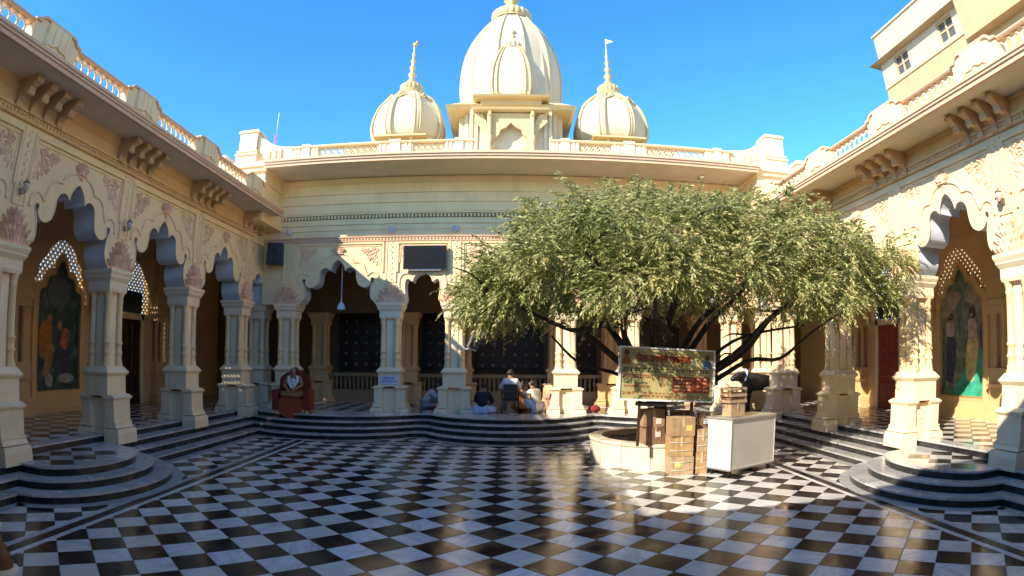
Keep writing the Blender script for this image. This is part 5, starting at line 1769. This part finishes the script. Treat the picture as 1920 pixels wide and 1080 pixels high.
def person(label, loc, rz, pose, top, bottom, sc=1.0, hair=HAIR, skin=SKIN, lap=False, hat=None, name='person', cat='person', grp=None):
    P = {k: Vector(v) * sc for k, v in POSES[pose].items()}
    T = thing(name, label, cat, loc, rz, grp)
    def mx(v): return Vector((-v.x, v.y, v.z))
    hd = P['head']; up = (P['head'] - P['neck']).normalized(); fw = Vector((0, 1, -.15))
    nodes = [(P['pelvis'], .125 * sc), (P['spine'], .115 * sc), (P['chest'], (.15 * sc, .115 * sc)), (P['neck'], .055 * sc), (hd + Vector((0, .005, -.01)) * sc, .082 * sc), (hd + Vector((0, 0, .07)) * sc, .09 * sc), (hd + Vector((0, -.005, .125)) * sc, .06 * sc),
             (hd + Vector((0, .105, .035)) * sc, .014 * sc)]
    edges = [(0, 1), (1, 2), (2, 3), (3, 4), (4, 5), (5, 6), (4, 7)]
    for sg in (1, -1):
        f_ = (lambda v: v) if sg > 0 else mx
        b = len(nodes)
        wr = f_(P['wr']); el = f_(P['el']); d = (wr - el).normalized()
        side = Vector((-sg, 0, 0))
        palm = wr + d * .06 * sc
        nodes += [(f_(P['sh']), .07 * sc), (el, .045 * sc), (wr, .028 * sc), (palm, (.036 * sc, .018 * sc))]
        edges += [(2, b), (b, b + 1), (b + 1, b + 2), (b + 2, b + 3)]
        for i in range(4):
            o_ = len(nodes); q = palm + d * .035 * sc + side * (.024 - .016 * i) * sc
            L_ = (.07, .08, .075, .058)[i] * sc
            nodes += [(q, .0095 * sc), (q + d * L_ * .55 + Vector((0, 0, -.008 * sc)), .0085 * sc), (q + d * L_ * .9 + Vector((0, 0, -.03 * sc)), .007 * sc)]
            edges += [(b + 3, o_), (o_, o_ + 1), (o_ + 1, o_ + 2)]
        o_ = len(nodes); q = wr + d * .03 * sc + side * .035 * sc
        nodes += [(q, .012 * sc), (q + (d * .5 + side * .4) * .07 * sc, .0095 * sc)]
        edges += [(b + 2, o_), (o_, o_ + 1)]
        h_ = len(nodes)
        an = f_(P['an'])
        nodes += [(f_(P['hip']), .095 * sc), (f_(P['kn']), .062 * sc), (an, .042 * sc), (an + Vector((0, .13, -.045)) * sc, .034 * sc)]
        edges += [(0, h_), (h_, h_ + 1), (h_ + 1, h_ + 2), (h_ + 2, h_ + 3)]
    skin_obj('body', nodes, edges, skin, T)
    # upper garment with sleeves to below the elbow
    g = [(P['pelvis'] + Vector((0, 0, .02)), (.175 * sc, .15 * sc)), (P['spine'], (.165 * sc, .14 * sc)), (P['chest'], (.185 * sc, .135 * sc)), (P['neck'] + Vector((0, -.01, -.04)) * sc, .075 * sc)]
    e = [(0, 1), (1, 2), (2, 3)]
    for sg in (1, -1):
        f_ = (lambda v: v) if sg > 0 else mx
        b = len(g)
        el = f_(P['el']); wr = f_(P['wr'])
        g += [(f_(P['sh']), .092 * sc), (el, .07 * sc), (el.lerp(wr, .7), .052 * sc)]
        e += [(2, b), (b, b + 1), (b + 1, b + 2)]
    skin_obj('shirt', g, e, top, T)
    # lower garment
    g = [(P['pelvis'] + Vector((0, 0, .0)), (.18 * sc, .155 * sc))]; e = []
    for sg in (1, -1):
        f_ = (lambda v: v) if sg > 0 else mx
        b = len(g)
        g += [(f_(P['hip']), .125 * sc), (f_(P['kn']), .088 * sc), (f_(P['kn']).lerp(f_(P['an']), .85), .066 * sc)]
        e += [(0, b), (b, b + 1), (b + 1, b + 2)]
    skin_obj('lower_garment', g, e, bottom, T)
    if lap:
        m_ = MB(); m_.ball((0, .20 * sc, .10 * sc), (.40 * sc, .32 * sc, .11 * sc), 18, 8); build('spread_cloth', m_, bottom, T)
    if hat is None:
        m_ = MB(); c = hd + Vector((0, -.022, .07)) * sc; m_.ball(tuple(c), (.098 * sc, .10 * sc, .105 * sc), 14, 8); build('hair', m_, hair, T)
    for sg in (-1, 1):
        m_ = MB(); m_.ball(tuple(hd + Vector((sg * .034, .083, .065)) * sc), .012 * sc, 6, 4); build('eye', m_, WHITEP, T)
    for sg in (-1, 1):
        m_ = MB(); m_.ball(tuple(hd + Vector((sg * .092, .01, .05)) * sc), (.014 * sc, .026 * sc, .034 * sc), 6, 5); build('ear', m_, skin, T)
    return T


def cloth(n, c): return simple('cloth_' + n, c, .9, var=.12, scale=12, bump=.25)


WHITEC = cloth('white', (.68, .67, .65)); GREYC = cloth('grey', (.30, .31, .33)); BLACKC = cloth('black', (.015, .015, .018)); BLUEC = cloth('light_blue', (.45, .54, .68))
BEIGEC = cloth('beige', (.38, .33, .27)); YELC = cloth('straw', (.55, .42, .20)); PINKC = cloth('salmon', (.50, .25, .17)); ORANGEC = cloth('saffron', (.42, .17, .04)); CREAMC = cloth('cream', (.66, .60, .46))

# man on a chair with his back to the camera
CH = thing('chair', 'dark chair on the rear platform with a man in white sitting on it', 'chair', (.13, 18.05, PLAT))
BRN = simple('dark_upholstery', (.045, .030, .026), .7)
m_ = MB(); m_.cbox(-.25, .25, -.23, .25, .40, .46, .015); build('seat', m_, BRN, CH)
m_ = MB(); m_.box(-.21, .21, -.27, -.225, .46, .87); m_.frus(.87, .90, (-.21, .21, -.27, -.225), (-.19, .19, -.265, -.23)); build('backrest', m_, BRN, CH)
for x in (-.235, .235):
    for y in (-.245, .22):
        m_ = MB(); m_.tube([(x, y, .4), (x * 1.08, y * 1.06, 0)], .018, 8); build('leg', m_, BLACKP, CH)
    m_ = MB(); m_.tube([(x * 1.1, -.24, .66), (x * 1.12, .2, .66), (x * 1.1, .22, .42)], .018, 8); build('armrest', m_, BLACKP, CH)
    m_ = MB(); m_.tube([(x * 1.05, -.25, .08), (x * 1.05, .22, .08)], .012, 6); build('runner', m_, BLACKP, CH)
person('man in a white shirt seated on a chair, seen from behind', (.13, 18.05, PLAT), 0.0, 'chair', WHITEC, BEIGEC)
person('man in white bending forward on the floor between two rear piers', (-2.72, 19.45, PLAT), -1.35, 'bent', WHITEC, GREYC, lap=True)
person('person in grey sitting on the floor half behind a rear pier', (-2.0, 19.2, PLAT), 1.5, 'floor', GREYC, GREYC, lap=True)
person('person in a black top and pale blue cloth sitting at the platform edge', (-.72, 17.75, PLAT), -.25, 'floor', BLACKC, BLUEC, lap=True)
person('woman in a cream wrap squatting beside the seated man', (.95, 18.05, PLAT), .9, 'squat', CREAMC, WHITEC)
person('small child in a straw-coloured shirt standing against a rear pier', (1.30, 18.0, PLAT), -.7, 'stand', YELC, PINKC, sc=.60)
person('person in saffron sitting on the floor facing the seated man', (.62, 19.3, PLAT), 2.6, 'floor', ORANGEC, ORANGEC, lap=True)
T = thing('cloth_bundle', 'dark red cloth bundle on the floor beside the bending man', 'bundle', (-2.25, 18.85, PLAT))
m_ = MB(); m_.ball((0, 0, .07), (.26, .18, .08), 12, 6); m_.ball((.1, .05, .1), (.14, .12, .07), 10, 5); build('cloth', m_, cloth('maroon', (.20, .02, .02)), T)
T = thing('cloth_bundle', 'dark red bag against the foot of a sunlit rear pier', 'bundle', (2.75, 18.25, PLAT))
m_ = MB(); m_.ball((0, 0, .12), (.2, .16, .13), 12, 6); m_.tube([(-.1, 0, .22), (0, 0, .34), (.1, 0, .22)], .012, 5); build('cloth', m_, MATS['cloth_maroon'], T)

# throne-like armchair draped in red with a robed statue on it
TH = thing('armchair', 'high-backed armchair draped in dark red cloth on the platform edge', 'armchair', (-6.35, 16.75, PLAT), .12)
REDC = cloth('deep_red', (.20, .028, .012)); RED2 = cloth('scarlet', (.34, .06, .015))
m_ = MB(); m_.cbox(-.42, .42, -.38, .35, .12, .42, .05); build('seat', m_, REDC, TH)
m_ = MB(); m_.prism(smooth_poly([(-.46, .3), (-.48, .95), (-.34, 1.12), (-.14, 1.22), (0, 1.34), (.14, 1.22), (.34, 1.12), (.48, .95), (.46, .3)], n=3), .22, .40); build('backrest', m_, REDC, TH)
for sg in (-1, 1):
    m_ = MB(); m_.box(sg * .5 - .09, sg * .5 + .09, -.36, .34, .08, .60); m_.lathe([(.105, -.37), (.105, .34)], 12, (0, 0, 0), 0, True, Matrix.Translation((sg * .5, 0, .60)) @ Matrix.Rotation(-pi / 2, 4, 'X')); build('armrest', m_, REDC, TH)
    for y in (-.32, .3):
        m_ = MB(); m_.lathe([(.05, 0), (.035, .05), (.05, .1)], 8, (sg * .5, y, 0)); build('leg', m_, GOLDRIM, TH)
m_ = MB(); m_.prism(smooth_poly([(-.3, .46), (-.38, .1), (-.2, -.08), (0, -.14), (.2, -.06), (.36, .12), (.3, .46)], n=3), -.44, -.385); m_.box(-.3, .3, -.44, 0, .43, .47); build('draped_cloth', m_, RED2, TH)
STAT = simple('statue_skin', (.30, .18, .09), .5); ROBE = cloth('ochre_robe', (.30, .15, .05))
st_ = person('seated statue in an ochre robe with a white garland on the red armchair', (-6.35, 16.85, PLAT + .42), pi + .12, 'floor', ROBE, ROBE, sc=1.0, skin=STAT, lap=True, hat=True, name='seated_statue', cat='statue')
m_ = MB(); m_.tube([(-.13, .16, .66), (-.14, .22, .5), (-.06, .26, .36), (0, .27, .3), (.06, .26, .36), (.14, .22, .5), (.13, .16, .66)], .045, 8); m_.ball((0, .2, .47), (.1, .05, .14), 10, 6)
build('garland', m_, WHITEC, st_)

# dark calf statue by the far corner
CF = thing('calf_statue', 'black calf statue standing in the far corner behind the cart', 'statue', (7.95, 17.45, PLAT), 0.0)
CF.scale = (1.2, 1.2, 1.2)
CALF = simple('black_stone', (.012, .010, .009), .45, var=.3)
nodes = [((.45, 0, .80), .22), ((.1, 0, .80), .235), ((-.22, 0, .84), .21), ((-.42, 0, .93), .15), ((-.56, -.03, .99), .12), ((-.72, -.06, .90), .085), ((-.82, -.08, .84), .065)]
edges = [(0, 1), (1, 2), (2, 3), (3, 4), (4, 5), (5, 6)]
for (r_, x, y, kx) in ((0, .5, .13, .06), (0, .44, -.13, .06), (2, -.24, .12, -.02), (2, -.30, -.12, -.02)):
    b = len(nodes)
    hind = r_ == 0
    nodes += [((x, y, .58), .10), ((x + (-.05 if hind else .01), y, .42), .06), ((x + (.06 if hind else -.01), y, .26), .048), ((x + (.02 if hind else 0), y, .07), .045), ((x - .02, y, .01), .05)]
    edges += [(r_, b), (b, b + 1), (b + 1, b + 2), (b + 2, b + 3), (b + 3, b + 4)]
for sg in (-1, 1):
    b = len(nodes); nodes += [((-.50, sg * .12, 1.04), .035), ((-.50, sg * .24, 1.03), .04), ((-.49, sg * .30, 1.00), .015)]; edges += [(4, b), (b, b + 1), (b + 1, b + 2)]
b = len(nodes); nodes += [((.66, 0, .88), .035), ((.74, 0, .7), .022), ((.74, 0, .45), .03)]; edges += [(0, b), (b, b + 1), (b + 1, b + 2)]
skin_obj('body', nodes, edges, CALF, CF)
m_ = MB(); m_.tube([(-.38, -.17, .98), (-.36, -.14, 1.08), (-.36, 0, 1.12), (-.36, .14, 1.08), (-.4, .17, .95), (-.44, .1, .8), (-.45, -.05, .76), (-.42, -.15, .85), (-.38, -.17, .98)], .03, 7); build('garland', m_, BLUEC, CF)
m_ = MB(); m_.box(-.5, .7, -.25, .25, -.002, .03); build('base', m_, CALF, CF)

T = thing('turned_stand', 'brown turned wooden stand with pale foot at the shaded side of the court', 'stand', (-5.03, 3.82, 0))
m_ = MB(); m_.lathe([(.21, 0.003), (.21, .03), (.17, .05)], 14); build('foot', m_, PALE, T)
m_ = MB(); m_.lathe([(.15, .05), (.17, .09), (.12, .13), (.15, .17), (.10, .21), (.12, .26), (.08, .31), (.07, .42)], 14); build('stem', m_, simple('carved_brown_wood', (.20, .09, .04), .5, var=.35, scale=5), T)
m_ = MB(); m_.lathe([(.06, .42), (.10, .47), (.07, .56), (.03, .6)], 12); build('knob', m_, PALE, T)
